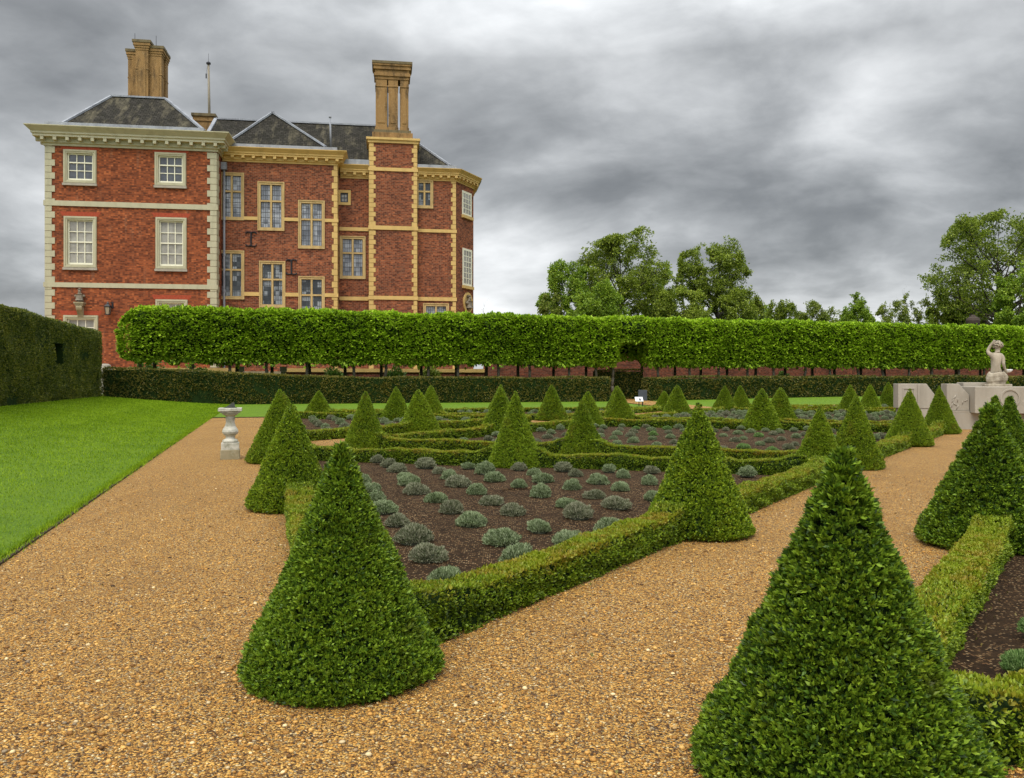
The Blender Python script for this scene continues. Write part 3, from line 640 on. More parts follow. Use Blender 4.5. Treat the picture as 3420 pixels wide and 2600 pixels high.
# ------------------------------------------------------------------ big clipped yew hedges
def yew_block(name, a0, a1, b0, b1, z0f, z1f, mat, label, seed, lf_k=.0019, faces='FLRT', niche=None, dens_k=1.55, streak=0, cat='hedge'):
    """box hedge in the garden frame; face letters: F faces the camera (a=a0), L (b=b0), R (b=b1), T top"""
    rng = np.random.default_rng(seed); fl = lump(rng, 30); parts = []
    def wob(ab, z): return .05*fl(np.c_[ab*.35, z*.5])+.022*fl(np.c_[ab*1.6, z*1.2])
    def put(ab, z, n_ab, nz, lf):
        N_ = len(z); xy = O+ab[:, :1]*AX+ab[:, 1:]*BX
        nxy = np.broadcast_to(n_ab[0]*AX+n_ab[1]*BX, (N_, 2)); N = np.c_[nxy, np.full(N_, nz)]
        P = np.c_[xy, z]+unit(N)*(wob(ab, z)+rng.normal(0, .018, N_))[:, None]
        parts.append((*leaves(rng, P, unit(N), 3, lf, lf*.55, .75, .25, .55, None, -.01), 0))
    def face(kind):
        if kind in 'FK': L, fx, na = b1-b0, (a0 if kind == 'F' else a1), ((-1., 0.) if kind == 'F' else (1., 0.))
        elif kind in 'LR': L, fx, na = a1-a0, (b0 if kind == 'L' else b1), ((0., -1.) if kind == 'L' else (0., 1.))
        else: L, fx, na = max(a1-a0, b1-b0), None, (0., 0.)
        long_b = (b1-b0) >= (a1-a0)
        s0 = 0.
        while s0 < L-1e-6:
            s1 = min(L, s0+2.); sm = (s0+s1)/2
            if kind in 'FK': c = (fx, b0+sm)
            elif kind in 'LR': c = (a0+sm, fx)
            else: c = (a0+(a1-a0)/2, b0+sm) if long_b else (a0+sm, (b0+b1)/2)
            x, y = W(*c); dist = max(5, math.hypot(x, y)); lf = max(.03, dist*lf_k); den = dens_k/lf**2
            za, zb = float(z0f(c[1])), float(z1f(c[1])); wd = (zb-za) if kind in 'FKLR' else min(a1-a0, b1-b0)
            N_ = int(den*(s1-s0)*wd); s = rng.uniform(s0, s1, N_); w = rng.uniform(0, 1, N_)
            if kind in 'FK': ab = np.c_[np.full(N_, fx), b0+s]
            elif kind in 'LR': ab = np.c_[a0+s, np.full(N_, fx)]
            else: ab = np.c_[a0+w*(a1-a0), b0+s] if long_b else np.c_[a0+s, b0+w*(b1-b0)]
            zl, zh = z0f(ab[:, 1]), z1f(ab[:, 1]); z = zl+(zh-zl)*w if kind != 'T' else zh+0*w
            if niche and kind == niche[0]:
                t = ab[:, 0] if kind in 'LR' else ab[:, 1]; k_ = ~((t > niche[1]) & (t < niche[2]) & (z > niche[3]) & (z < niche[4])); ab, z = ab[k_], z[k_]
            put(ab, z, na if kind != 'T' else (0., 0.), .1 if kind != 'T' else 1., lf)
            s0 = s1
    for k in faces: face(k)
    i_ = .05
    na_, nb_ = max(2, int((a1-a0)/1.2)+1), max(2, int((b1-b0)/1.2)+1)
    def wall(P0, P1, flip=False, hole=None):
        n = max(2, int(np.hypot(P1[0]-P0[0], P1[1]-P0[1])/1.0)+1); t = np.linspace(0, 1, n); ab = np.c_[P0[0]+(P1[0]-P0[0])*t, P0[1]+(P1[1]-P0[1])*t]
        xy = O+ab[:, :1]*AX+ab[:, 1:]*BX; zl, zh = z0f(ab[:, 1])-.1, z1f(ab[:, 1])-i_; rows = 4
        g = np.stack([np.c_[xy, zl+(zh-zl)*k/rows] for k in range(rows+1)], 1); v, q = grid_body(g); parts.append((v, q, np.zeros(len(q)), 1))
    A0, A1, B0, B1 = a0+i_, a1-i_, b0+i_, b1-i_
    if niche:                                     # right-hand face cut round a square opening, 0.7 m deep
        _, t0, t1, zA, zB = niche; zl, zh = float(z0f(b1))-.1, float(z1f(b1))-i_; mb = MB()
        def P(a, b, z): return (*W(a, b), z)
        for (p, q, za, zb) in ((A0, t0, zl, zh), (t1, A1, zl, zh), (t0, t1, zl, zA), (t0, t1, zB, zh)): mb.quad(P(p, B1, za), P(q, B1, za), P(q, B1, zb), P(p, B1, zb))
        D = B1-.7
        mb.quad(P(t0, D, zA), P(t1, D, zA), P(t1, D, zB), P(t0, D, zB))
        mb.quad(P(t0, B1, zA), P(t0, D, zA), P(t0, D, zB), P(t0, B1, zB)); mb.quad(P(t1, B1, zA), P(t1, D, zA), P(t1, D, zB), P(t1, B1, zB))
        mb.quad(P(t0, B1, zA), P(t1, B1, zA), P(t1, D, zA), P(t0, D, zA)); mb.quad(P(t0, B1, zB), P(t1, B1, zB), P(t1, D, zB), P(t0, D, zB))
        parts.append((np.array(mb.v), np.array(mb.f), np.zeros(len(mb.f)), 1))
    else: wall((A0, B1), (A1, B1))
    wall((A0, B0), (A0, B1)); wall((A1, B0), (A1, B1)); wall((A0, B0), (A1, B0))
    aa, bb = np.meshgrid(np.linspace(A0, A1, na_), np.linspace(B0, B1, nb_), indexing='ij')
    xy = O+aa[..., None]*AX+bb[..., None]*BX; g = np.concatenate([xy, (z1f(bb)-i_)[..., None]], -1); v, q = grid_body(g); parts.append((v, q, np.zeros(len(q)), 1))
    V, Q, T, M = merge(parts)
    o = link(name, np_mesh(name, V, Q, T, [mat, MT['inner']], midx=M)); return tag(o, label, cat)
ytop = lambda b: 1.74+.52*sstep(-np.asarray(b, float), -6, 9.6)+.08*sstep(b, 30, 50)+.02*np.sin(np.asarray(b, float)*.6)
yew_block('yew_hedge', 51, 52.3, -9.9, 23.4, hedge_base, ytop, MT['yew'], 'long dark clipped hedge across the lawn, left of the opening with the signboards', 61)
yew_block('yew_hedge', 51, 52.3, 26.45, 71, hedge_base, ytop, MT['yew'], 'long dark clipped hedge across the lawn, right of the opening with the signboards', 62)
yew_block('yew_hedge', 13, 51.2, -12, -10.05, lambda b: hedge_base(b)+0*np.asarray(b, float)-.02, lambda b: 4.46+0*np.asarray(b, float), MT['yewtall'], 'tall dark hedge wall with a small square opening, left of the lawn', 63, .0017,
          'RTK', ('R', 39.4, 41.5, 2.35, 3.38))

# ------------------------------------------------------------------ pleached trees (two rows)
def crown_block(seed, w, z0, z1, depth, npts, lf=.21, rounded=False):
    rng = np.random.default_rng(seed); fl = lump(rng, 24); parts = []
    def bulge(P): return .10*fl(P*.9)+.06*fl(P*2.6)
    h = z1-z0; areas = [w*h, w*h, w*depth, w*depth*.8, depth*h, depth*h]; tot = sum(areas)
    hx = w/2
    for k, ar in enumerate(areas):
        n = int(npts*ar/tot); s, t = rng.uniform(-1, 1, n), rng.uniform(0, 1, n)
        if k < 2:
            sg = -1 if k == 0 else 1; z = z0+h*t; rd = 1-.35*np.clip((z-(z1-.7))/.7, 0, 1)**2-.2*np.clip((z0+.4-z)/.4, 0, 1)
            P = np.c_[s*hx, sg*depth/2*rd, z]; N = np.tile((0, sg*1., .15), (n, 1))
        elif k == 2: P = np.c_[s*hx, rng.uniform(-.36, .36, n)*depth, np.full(n, z1)]; N = np.tile((0, 0, 1.), (n, 1))
        elif k == 3: P = np.c_[s*hx, rng.uniform(-.45, .45, n)*depth, np.full(n, z0)+rng.normal(0, .10, n)]; N = np.tile((0, -.3, -1.), (n, 1))
        else:
            sg = -1 if k == 4 else 1; P = np.c_[np.full(n, sg*hx), rng.uniform(-.5, .5, n)*depth, z0+h*t]; N = np.tile((sg*1., 0, .1), (n, 1))
        N = unit(N)
        if rounded:
            dx = np.clip((-hx+1.7-P[:, 0])/1.7, 0, 1); cap_ = z1-1.5*(1-np.sqrt(1-dx**2)); lo_ = z0+.5*(1-np.sqrt(1-dx**2)); P[:, 2] = np.clip(P[:, 2], lo_, cap_)
        P = P+N*(bulge(P)+rng.normal(0, .05, n))[:, None]
        sz = lf*rng.uniform(.7, 1.3, n)
        parts.append((*leaves(rng, P, N, 3, sz, sz*.74, 1.0, -.16, .34, None, -.03, .9), 0))
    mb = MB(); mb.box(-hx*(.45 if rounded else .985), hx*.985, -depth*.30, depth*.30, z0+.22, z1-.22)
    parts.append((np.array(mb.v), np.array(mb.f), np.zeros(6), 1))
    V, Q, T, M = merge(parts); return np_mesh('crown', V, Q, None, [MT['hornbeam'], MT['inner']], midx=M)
CW = 2.62
CB = [crown_block(70+i, CW, 2.94, 6.18, 1.9, 5400, .175) for i in range(4)]
CBE = crown_block(78, CW+.2, 2.94, 6.18, 1.9, 5400, .175, True)
CBH = crown_block(79, CW, 4.65, 6.22, 1.9, 2400, .17)
CBB = [crown_block(90+i, CW, 3.5, 6.1, 1.7, 1300, .26) for i in range(2)]
def trunk_mesh(seed, r, top=3.0, lean=.12):
    rng = random.Random(seed); m = MB(); p = Vector((0, 0, -.1)); n = 5
    for k in range(n):
        q = Vector((rng.uniform(-lean, lean)*.6, rng.uniform(-lean, lean)*.6, -.1+(top+.1)*(k+1)/n)); m.tube(p, q, r*(1.25-.35*k/n), r*(1.25-.35*(k+1)/n), 8); p = q
    for s in (-1, 1):
        m.tube(Vector((0, 0, top-.25)), (s*rng.uniform(.4, .7), rng.uniform(-.2, .2), top+.45), r*.55, r*.3, 6)
    me_o = m.build('trunk', None, smooth=True); me = me_o.data; bpy.data.objects.remove(me_o); return me
TF = [trunk_mesh(i, .105) for i in range(4)]; TBk = [trunk_mesh(10+i, .12, lean=.06) for i in range(3)]
for me in TF: me.materials.append(MT['bark_pale'])
for me in TBk: me.materials.append(MT['bark'])
def place_tree(name, a, b, crown, trunk, rz, label, group, toff=0, sz=1.0):
    x, y = W(a, b); z = float(lawn_z(51, b))*.6
    t = empty(name, (x, y, 0), rz, label, 'tree', group)
    c = link('crown', crown, parent=t); c.scale = (1, 1, sz)
    k = link('trunk', trunk, parent=t); k.location = (toff, 0, 0); return t
FRONT = []
b = -9.85+CW/2; i = 0; rr = random.Random(3)
slots = []
while b < 70:
    slots.append(b); b += CW
gap_i = min(range(len(slots)), key=lambda k: abs(slots[k]-26.4))
shift = 26.5-slots[gap_i]
nf = len(slots)
def tlabel(k):
    if k == gap_i: return 'pleached tree bridging over the dark archway in the green screen'
    if k < gap_i:
        d = gap_i-k
        if k == 0: return 'pleached tree at the rounded left end of the green screen, by the tall dark hedge'
        return f'front-row pleached tree, {ORD[d-1]} to the left of the dark archway' if d-1 < len(ORD) else ''
    d = k-gap_i
    return f'front-row pleached tree, {ORD[d-1]} to the right of the dark archway' if d-1 < len(ORD) else ''
for k, b in enumerate(slots):
    bb = b+shift*(.5+.5*k/max(1, gap_i) if k < gap_i else 1)
    cr = CBH if k == gap_i else CBE if k == 0 else CB[rr.randrange(4)]
    place_tree('pleached_tree', 54.5, bb, cr, TF[rr.randrange(4)], ANG+(math.pi if rr.random() < .5 and k else 0), tlabel(k), 'front row of the pleached tree screen',
               (-1.42 if k == gap_i else rr.uniform(-.35, .35)), rr.uniform(.992, 1.012))
for k in range(31):
    b = -8.6+k*2.62+.9
    place_tree('pleached_tree', 57.3, b, CBB[k % 2], TBk[k % 3], ANG+(math.pi if k % 4 < 2 else 0),
               'dark-trunked pleached tree in the shaded back row behind the green screen', 'back row of the pleached tree screen', rr.uniform(-.3, .3))
# added hedge block that darkens the opening, standing in for the shade inside
yew_block('yew_hedge', 55.7, 56.5, 24.2, 28.2, lambda b: 0*np.asarray(b, float), lambda b: 2.3+0*np.asarray(b, float), MT['yew'], 'short dark hedge block added to darken the opening behind the signboards', 64, faces='FT')

# ------------------------------------------------------------------ house: local frame x along the front, y into the house
UX, UY = .98882, .14912; X0, Y0 = -42.0, 75.0; HANG = math.atan2(UY, UX)
def fs(u, n=0.):
    t = (u-1105)/F; x0, y0 = X0-UY*n, Y0+UX*n; return (t*y0-x0)/(UX-UY*t)
def fz(v, u, n=0.): return H+(HV-v)/F*(Y0+UX*n+UY*fs(u, n))
ZB = 2.15
house = empty('brick_house', (X0, Y0, 0), HANG, 'red brick mansion with pale and ochre trim, slate roofs and tall chimneys', 'house')
def rect(u0, u1, v0, v1, n):
    um = (u0+u1)/2; return fs(u0, n), fs(u1, n), fz(v1, um, n), fz(v0, um, n)
N_MB, N_CB, N_CH = 2.2, 4.0, 3.35
# window rectangles in the photograph's rows and columns, turned into metres on each wall
WIN_LW = [(137,208.5,324,400,'blind0'), (334,402,330,405.5,'blind0'), (138,209,467.6,582,'blind'), (336,403,470,585,'blind'), (137,212,681,770,'blind'), (336,405,647,760,'blind')]
WIN_MB = [(475,525,375,474,'l'), (558,612,395,497,'l'), (645.5,699,435,536,'l'), (472,525.5,543,645,'d'), (561.5,614,566,663,'d'), (646,699,599,698,'d')]
WIN_CB = [(729,757,411,443,'s'), (735,787,512,601,'l')]
WIN_RB = [(899,933,391,449,'d'), (915,967,657,735,'d')]
def wall_face(mb, s0, s1, z0, z1, n, rects):
    xs = sorted({s0, s1, *[r[0] for r in rects], *[r[1] for r in rects]}); zs = sorted({z0, z1, *[r[2] for r in rects], *[r[3] for r in rects]})
    xs = [x for x in xs if s0-1e-6 <= x <= s1+1e-6]; zs = [z for z in zs if z0-1e-6 <= z <= z1+1e-6]
    for i in range(len(xs)-1):
        for j in range(len(zs)-1):
            cx, cz = (xs[i]+xs[i+1])/2, (zs[j]+zs[j+1])/2
            if any(r[0] < cx < r[1] and r[2] < cz < r[3] for r in rects): continue
            mb.quad((xs[i], n, zs[j]), (xs[i+1], n, zs[j]), (xs[i+1], n, zs[j+1]), (xs[i], n, zs[j+1]))
    for r in rects:                               # reveals
        a, b, c, d = r; e = n+.5
        mb.quad((a,n,c),(a,e,c),(a,e,d),(a,n,d)); mb.quad((b,n,c),(b,e,c),(b,e,d),(b,n,d)); mb.quad((a,n,d),(b,n,d),(b,e,d),(a,e,d)); mb.quad((a,n,c),(b,n,c),(b,e,c),(a,e,c))
def grow(r, g): return (r[0]+g, r[1]-g, r[2]+g, r[3]-g)
S_L0, S_L1 = fs(97), fs(468)
ztL = fz(313, 97)
lw_r = [rect(*w[:4], 0.) for w in WIN_LW]
mb = MB(); wall_face(mb, S_L0, S_L1, ZB-.6, ztL+.4, 0., [grow(r, .25) for r in lw_r])
mb.quad((S_L1,0,ZB-.6),(S_L1,14,ZB-.6),(S_L1,14,ztL+.4),(S_L1,0,ztL+.4)); mb.quad((S_L0,0,ZB-.6),(S_L0,14,ZB-.6),(S_L0,14,ztL+.4),(S_L0,0,ztL+.4)); mb.quad((S_L0,14,ZB-.6),(S_L1,14,ZB-.6),(S_L1,14,ztL+.4),(S_L0,14,ztL+.4))
wl = mb.build('wall', MT['brick_red'], house); wl['label'] = 'bright red brick wall of the left wing'
S_M1 = fs(728, N_MB); ztM = fz(352, 600, N_MB)
mbr = [rect(*w[:4], N_MB) for w in WIN_MB]
mb = MB(); wall_face(mb, S_L1-.0, S_M1, ZB-.6, ztM+.4, N_MB, [grow(r, .05) for r in mbr])
mb.quad((S_M1,N_MB,ZB-.6),(S_M1,13,ZB-.6),(S_M1,13,ztM+.4),(S_M1,N_MB,ztM+.4))
mb.build('wall', MT['brick_brown'], house)['label'] = 'brown brick wall with stepped mullioned windows'
S_R1 = fs(984, N_CB); ztC = fz(388, 850, N_CB); S_C0, S_C1 = fs(797, N_CH), fs(900, N_CH)
cbr = [rect(*w[:4], N_CB) for w in WIN_CB]; rbr = [rect(*w[:4], N_CB) for w in WIN_RB]
cant = np.array((.56, .826)); cant /= np.linalg.norm(cant); CK = 3.75
E0 = np.array((S_R1, N_CB)); E1 = E0+cant*CK
mb = MB(); wall_face(mb, S_M1, S_R1, ZB-.6, ztC+.4, N_CB, [grow(r, .05) for r in cbr+rbr])
mb.quad((E1[0],E1[1],ZB-.6),(E1[0],16,ZB-.6),(E1[0],16,ztC+.4),(E1[0],E1[1],ztC+.4))
mb.build('wall', MT['brick_brown'], house)['label'] = 'brown brick wall either side of the chimney breast'
# canted end wall, in its own local frame (child of house)
def cp(k, d, z): nrm = np.array((cant[1], -cant[0])); q = E0+cant*k+nrm*d; return (q[0], q[1], z)
def cu(u):                                        # distance along the canted wall for a picture column
    lo, hi = 0, 6
    for _ in range(40):
        mid = (lo+hi)/2; q = E0+cant*mid; x = X0+UX*q[0]-UY*q[1]; y = Y0+UY*q[0]+UX*q[1]
        if 1105+F*x/y < u: lo = mid
        else: hi = mid
    return lo
def cz(v, k): q = E0+cant*k; return H+(HV-v)/F*(Y0+UY*q[0]+UX*q[1])
mb = MB(); mb.quad(cp(0,0,ZB-.6), cp(CK,0,ZB-.6), cp(CK,0,ztC+.4), cp(0,0,ztC+.4))
mb.build('wall', MT['brick_brown'], house)['label'] = 'canted brick end wall in side view'
# chimney breast
ztop = fz(310, 850, N_CH)
mb = MB(); mb.box(S_C0, S_C1, N_CH, 7.5, ZB-.6, ztop); mb.build('chimney_breast', MT['brick_brown'], house)

# --- stone quoins: alternating long and short blocks
def quoins(sA, n, z0, z1, mat, inward, long=.78, short=.5, hgt=.56, proud=.07, side=None, base=0.0):
    mb = MB(); z = z0; k = 0
    while z < z1-.05:
        zt = min(z+hgt-.035, z1); L = long if k % 2 == 0 else short
        x0, x1 = (sA-base, sA+L) if inward > 0 else (sA-L, sA+base)
        mb.box(x0, x1, n-proud, n+.12, z, zt)
        if side is not None:                      # return of the block on the side wall
            xx = sA; mb.box(min(xx, xx+side*proud), max(xx, xx+side*proud), n+.12, n+(short if k % 2 == 0 else long), z, zt)
        z += hgt; k += 1
    return mb.build('quoin_strip', mat, house)
q = fz
quoins(S_L0, 0, ZB, ztL, MT['trim_pale'], 1, .85, .58, .585, .07, -1)
quoins(S_L1, 0, ZB, ztL-.1, MT['trim_pale'], -1, .85, .58, .585, .07, 1)
quoins(S_M1, N_MB, ZB, ztM, MT['trim_ochre'], -1, .52, .34, .60, .06, 1)
quoins(S_C0, N_CH, ZB, ztop, MT['trim_ochre'], 1, .62, .42, .46, .05, -1)
quoins(S_C1, N_CH, ZB, ztop, MT['trim_ochre'], -1, .52, .34, .46, .05, 1)
quoins(S_R1, N_CB, ZB, ztC, MT['trim_ochre'], -1, .50, .34, .46, .05)
# --- string courses
def course(s0, s1, n, v0, v1, u, mat, gaps=(), proud=.11):
    za, zb = fz(v1, u, n), fz(v0, u, n); cuts = [s0]+[x for g in sorted(gaps) for x in g]+[s1]
    for i in range(0, len(cuts), 2):
        if cuts[i+1]-cuts[i] > .02: mb = MB(); mb.box(cuts[i], cuts[i+1], n-proud, n+.1, za, zb); mb.build('string_course', mat, house)
course(S_L0-.1, S_L1+.1, 0, 438, 449, 280, MT['trim_pale']); course(S_L0-.1, S_L1+.1, 0, 612.5, 622.5, 280, MT['trim_pale'])
for v0, v1, ws in ((470, 477, (0,1,2)), (632, 640, (3,4,5))):
    course(S_L1+.05, S_M1+.1, N_MB, v0, v1, 600, MT['trim_ochre'], [(mbr[i][0], mbr[i][1]) for i in ws])
for v0, v1 in ((491.5, 499), (641, 649)):
    course(S_M1+.1, S_C0-.08, N_CB, v0, v1, 765, MT['trim_ochre']); course(S_C1+.08, S_R1+.08, N_CB, v0+4 if v0 < 600 else v0+1, v1+3.5 if v0 < 600 else v1+1, 940, MT['trim_ochre'])
for v0, v1 in ((363, 370.5), (488.5, 497), (639.5, 647.5)): course(S_C0-.1, S_C1+.1, N_CH, v0, v1, 850, MT['trim_ochre'])
mb = MB(); mb.box(S_C0-.16, S_C1+.16, N_CH-.16, 7.6, ztop, ztop+.28); mb.box(S_C0-.3, S_C1+.3, N_CH-.3, 7.7, ztop+.28, ztop+.5); mb.build('breast_coping', MT['trim_ochre'], house)

# --- cornices: a moulded profile swept along the wall tops, with blocks below the corona
def cornice(path, z, hgt, over, mat, step=1.05):
    prof = [(.02, 0), (.10, 0), (.10, .12), (.22, .16), (.22, .42), (.60, .44), (.60, .56), (.68, .60), (.68, .70), (1.0, .98), (1.0, 1.03), (-.4, 1.06)]
    path = [np.array(p, float) for p in path]; offs = []
    for i in range(len(path)):
        nr = []
        if i > 0: d = path[i]-path[i-1]; nr.append(np.array((d[1], -d[0]))/np.linalg.norm(d))
        if i < len(path)-1: d = path[i+1]-path[i]; nr.append(np.array((d[1], -d[0]))/np.linalg.norm(d))
        v = nr[0] if len(nr) == 1 else (nr[0]+nr[1])/(1+nr[0]@nr[1]); offs.append(v)
    g = np.array([[(*(p+o*f*over), z+h*hgt) for f, h in prof] for p, o in zip(path, offs)])
    v, qd = grid_body(g); mb = MB(); mb.add(v, [tuple(x) for x in qd])
    for e in (0, -1): mb.add(g[e], [tuple(range(len(prof)))])
    c = mb.build('cornice', mat, house)
    for i in range(len(path)-1):
        p, q_ = path[i], path[i+1]; L = np.linalg.norm(q_-p); d = (q_-p)/L; nn = np.array((d[1], -d[0])); k = max(1, round(L/step))
        for j in range(k+1 if L > 3 else k):
            s = (j+.0)*L/k if L > 3 else (j+.5)*L/k; c0 = p+d*s
            A = c0+nn*.22*over-d*.14; B = c0+nn*.22*over+d*.14; Cc = B+nn*.36*over; D = A+nn*.36*over
            md = MB(); md.prism([tuple(A), tuple(B), tuple(Cc), tuple(D)], z+.24*hgt, z+.435*hgt); md.build('modillion', mat, c)
    return c
cornice([(S_L0, 12), (S_L0, 0), (S_L1, 0), (S_L1, 12)], ztL-.05, fz(278, 97)-ztL+.05, 1.3, MT['trim_pale'])
cornice([(S_L1+.1, N_MB), (S_M1, N_MB), (S_M1, 6)], ztM-.05, fz(325, 600, N_MB)-ztM, .95, MT['trim_ochre'], .95)
cornice([(S_M1+.2, N_CB), (S_C0-.05, N_CB)], fz(386, 765, N_CB), fz(360, 765, N_CB)-fz(386, 765, N_CB), .85, MT['trim_ochre'], .8)
cornice([(S_C1+.05, N_CB), (S_R1, N_CB), tuple(E1), (E1[0], 13)], fz(391, 940, N_CB), fz(368, 940, N_CB)-fz(391, 940, N_CB), .9, MT['trim_ochre'], .8)

# --- windows
def sash_window(r, rows, pane, n=0.):
    s0, s1, z0, z1 = r; w = s1-s0
    root = MB(); t = .30
    root.frame(s0, s1, z0+.14, z1, t, n-.09, n+.26); root.frame(s0+.05, s1-.05, z0+.19, z1-.05, .12, n-.14, n-.09)
    f = root.build('window', MT['trim_pale'], house)
    sl = MB(); sl.box(s0-.06, s1+.06, n-.2, n+.1, z0-.06, z0+.14); sl.build('sill', MT['plinth'], f)
    a, b, c, d = s0+t, s1-t, z0+.14+t, z1-t; ins = .22
    g = MB(); g.box(a+.02, b-.02, n+.235, n+.255, c, d); g.build('pane', pane, f)
    sh = MB(); sh.frame(a, b, c, d, ins*.55, n+.12, n+.23, ins*.8)
    a2, b2, c2, d2 = a+ins*.55, b-ins*.55, c+ins*.8, d-ins*.55
    for k in (1, 2): x = a2+(b2-a2)*k/3; sh.box(x-.035, x+.035, n+.15, n+.225, c2, d2)
    for k in range(1, rows):
        z = c2+(d2-c2)*k/rows; th = .055 if (rows == 4 and k == 2) or (rows == 3 and k == 2) else .035
        sh.box(a2, b2, n+(.11 if th > .05 else .152), n+.223, z-th, z+th)
    sh.build('sash', MT['sash'], f)
    return f
for r, w, rows in zip(lw_r, WIN_LW, (3, 3, 4, 4, 4, 4)):
    sash_window(r, rows, MT['glass_dark'] if w[4] == 'blind0' else MT['glass_blind'])
    la = MB(); la.add([(r[0]-.15, -.012, r[3]+.02), (r[1]+.15, -.012, r[3]+.02), (r[1]+.36, -.012, r[3]+.42), (r[0]-.36, -.012, r[3]+.42)], [(0,1,2,3)]); la.add([(r[0]-.15, .1, r[3]+.02), (r[0]-.36, .1, r[3]+.42)], []); la.build('brick_lintel', MT['arch_red'], house)
def cross_window(r, pane, n, mat=None, cols=2, tr=.62):
    s0, s1, z0, z1 = r; mat = mat or MT['stone_win']; t = .20
    fr = MB(); fr.frame(s0, s1, z0, z1, t, n-.06, n+.30, .24)
    xm = (s0+s1)/2; zt = z0+.24+(z1-z0-.44)*tr
    fr.box(xm-.09, xm+.09, n-.02, n+.28, z0+.24, z1-t)
    fr.box(s0+t, xm-.09, n-.01, n+.27, zt-.08, zt+.08); fr.box(xm+.09, s1-t, n-.01, n+.27, zt-.08, zt+.08)
    f = fr.build('window', mat, house)
    fm = MB(); fm.frame(s0-.09, s1+.09, z0-.07, z1+.09, .10, n-.12, n-.062); fm.build('hood_moulding', mat, f)
    for (a, b) in ((s0+t, xm-.09), (xm+.09, s1-t)):
        for (c, d) in ((z0+.24, zt-.08), (zt+.08, z1-t)):
            g = MB(); g.box(a, b, n+.16, n+.18, c, d); p = g.build('pane', pane, f)
            l = MB(); nx = 4; nz = max(3, round((d-c)/.46))
            for k in range(1, nx): x = a+(b-a)*k/nx; l.box(x-.014, x+.014, n+.135, n+.158, c, d)
            for k in range(1, nz): z = c+(d-c)*k/nz; l.box(a, b, n+.137, n+.157, z-.014, z+.014)
            l.frame(a, b, c, d, .035, n+.12, n+.159); l.build('casement', MT['leadcame'], f)
for r, w in zip(mbr, WIN_MB): cross_window(r, MT['glass_lead'] if w[4] == 'l' else MT['glass_lead_dark'], N_MB)
cross_window(cbr[1], MT['glass_lead'], N_CB)
for r in rbr: cross_window(r, MT['glass_lead_dark'], N_CB)
r = cbr[0]; fr = MB(); fr.frame(r[0], r[1], r[2], r[3], .26, N_CB-.08, N_CB+.3); f = fr.build('window', MT['trim_ochre'], house)
g = MB(); g.box(r[0]+.26, r[1]-.26, N_CB+.16, N_CB+.18, r[2]+.26, r[3]-.26); g.build('pane', MT['glass_blind'], f)
g = MB(); g.frame(r[0]+.26, r[1]-.26, r[2]+.26, r[3]-.26, .12, N_CB+.06, N_CB+.158); xm, zm = (r[0]+r[1])/2, (r[2]+r[3])/2; g.box(xm-.03, xm+.03, N_CB+.1, N_CB+.157, r[2]+.38, r[3]-.38); g.box(r[0]+.38, r[1]-.38, N_CB+.1, N_CB+.157, zm-.03, zm+.03); g.build('casement', MT['board_dark'], f)
# sash windows and oval niche on the canted wall: built flat, then turned onto it
def on_cant(o): o.location = (E0[0], E0[1], 0); o.rotation_euler = (0, 0, math.atan2(cant[1], cant[0]))
for (u0, u1, v0, v1, rows) in ((997, 1017, 415, 467, 4), (998, 1018, 538, 618, 6)):
    k0, k1 = cu(u0), cu(u1); z0, z1 = cz(v1, (k0+k1)/2), cz(v0, (k0+k1)/2)
    fr = MB(); fr.frame(k0, k1, z0, z1, .22, -.06, .02); f = fr.build('window', MT['sash'], house); on_cant(f)
    g = MB(); g.box(k0+.22, k1-.22, -.03, -.01, z0+.22, z1-.22); g.build('pane', MT['glass_blind'], f)
    s = MB(); a, b, c, d = k0+.22, k1-.22, z0+.22, z1-.22
    for k in (1, 2): s.box(a+(b-a)*k/3-.035, a+(b-a)*k/3+.035, -.055, -.032, c, d)
    for k in range(1, rows): s.box(a, b, -.053, -.034, c+(d-c)*k/rows-.04, c+(d-c)*k/rows+.04)
    s.build('sash', MT['sash'], f)
    s = MB(); s.box(k0-.1, k1+.15, -.22, 0, z0-.3, z0); s.build('sill', MT['trim_ochre'], f)
k0, k1 = cu(999), cu(1018); kc, zc, rx, rz_ = (k0+k1)/2, (cz(631, 2)+cz(676, 2))/2, (k1-k0)/2, (cz(631, 2)-cz(676, 2))/2
mb = MB(); K = 32; ring = []
for i in range(K):
    a = 2*math.pi*i/K
    for sc_, y in ((1, 0), (1, -.14), (.78, -.14), (.74, .0)): mb.v.append((kc+rx*sc_*math.cos(a), y, zc+rz_*sc_*math.sin(a)))
for i in range(K):
    for j in range(3): mb.f.append((i*4+j, ((i+1) % K)*4+j, ((i+1) % K)*4+j+1, i*4+j+1))
nf_ = mb.build('oval_niche', MT['trim_ochre'], house, smooth=False); on_cant(nf_)
mb = MB(); mb.add([(kc+rx*.76*math.cos(2*math.pi*i/K), -.012, zc+rz_*.76*math.sin(2*math.pi*i/K)) for i in range(K)], [tuple(range(K))]); mb.build('niche_back', MT['stone_win'], nf_)

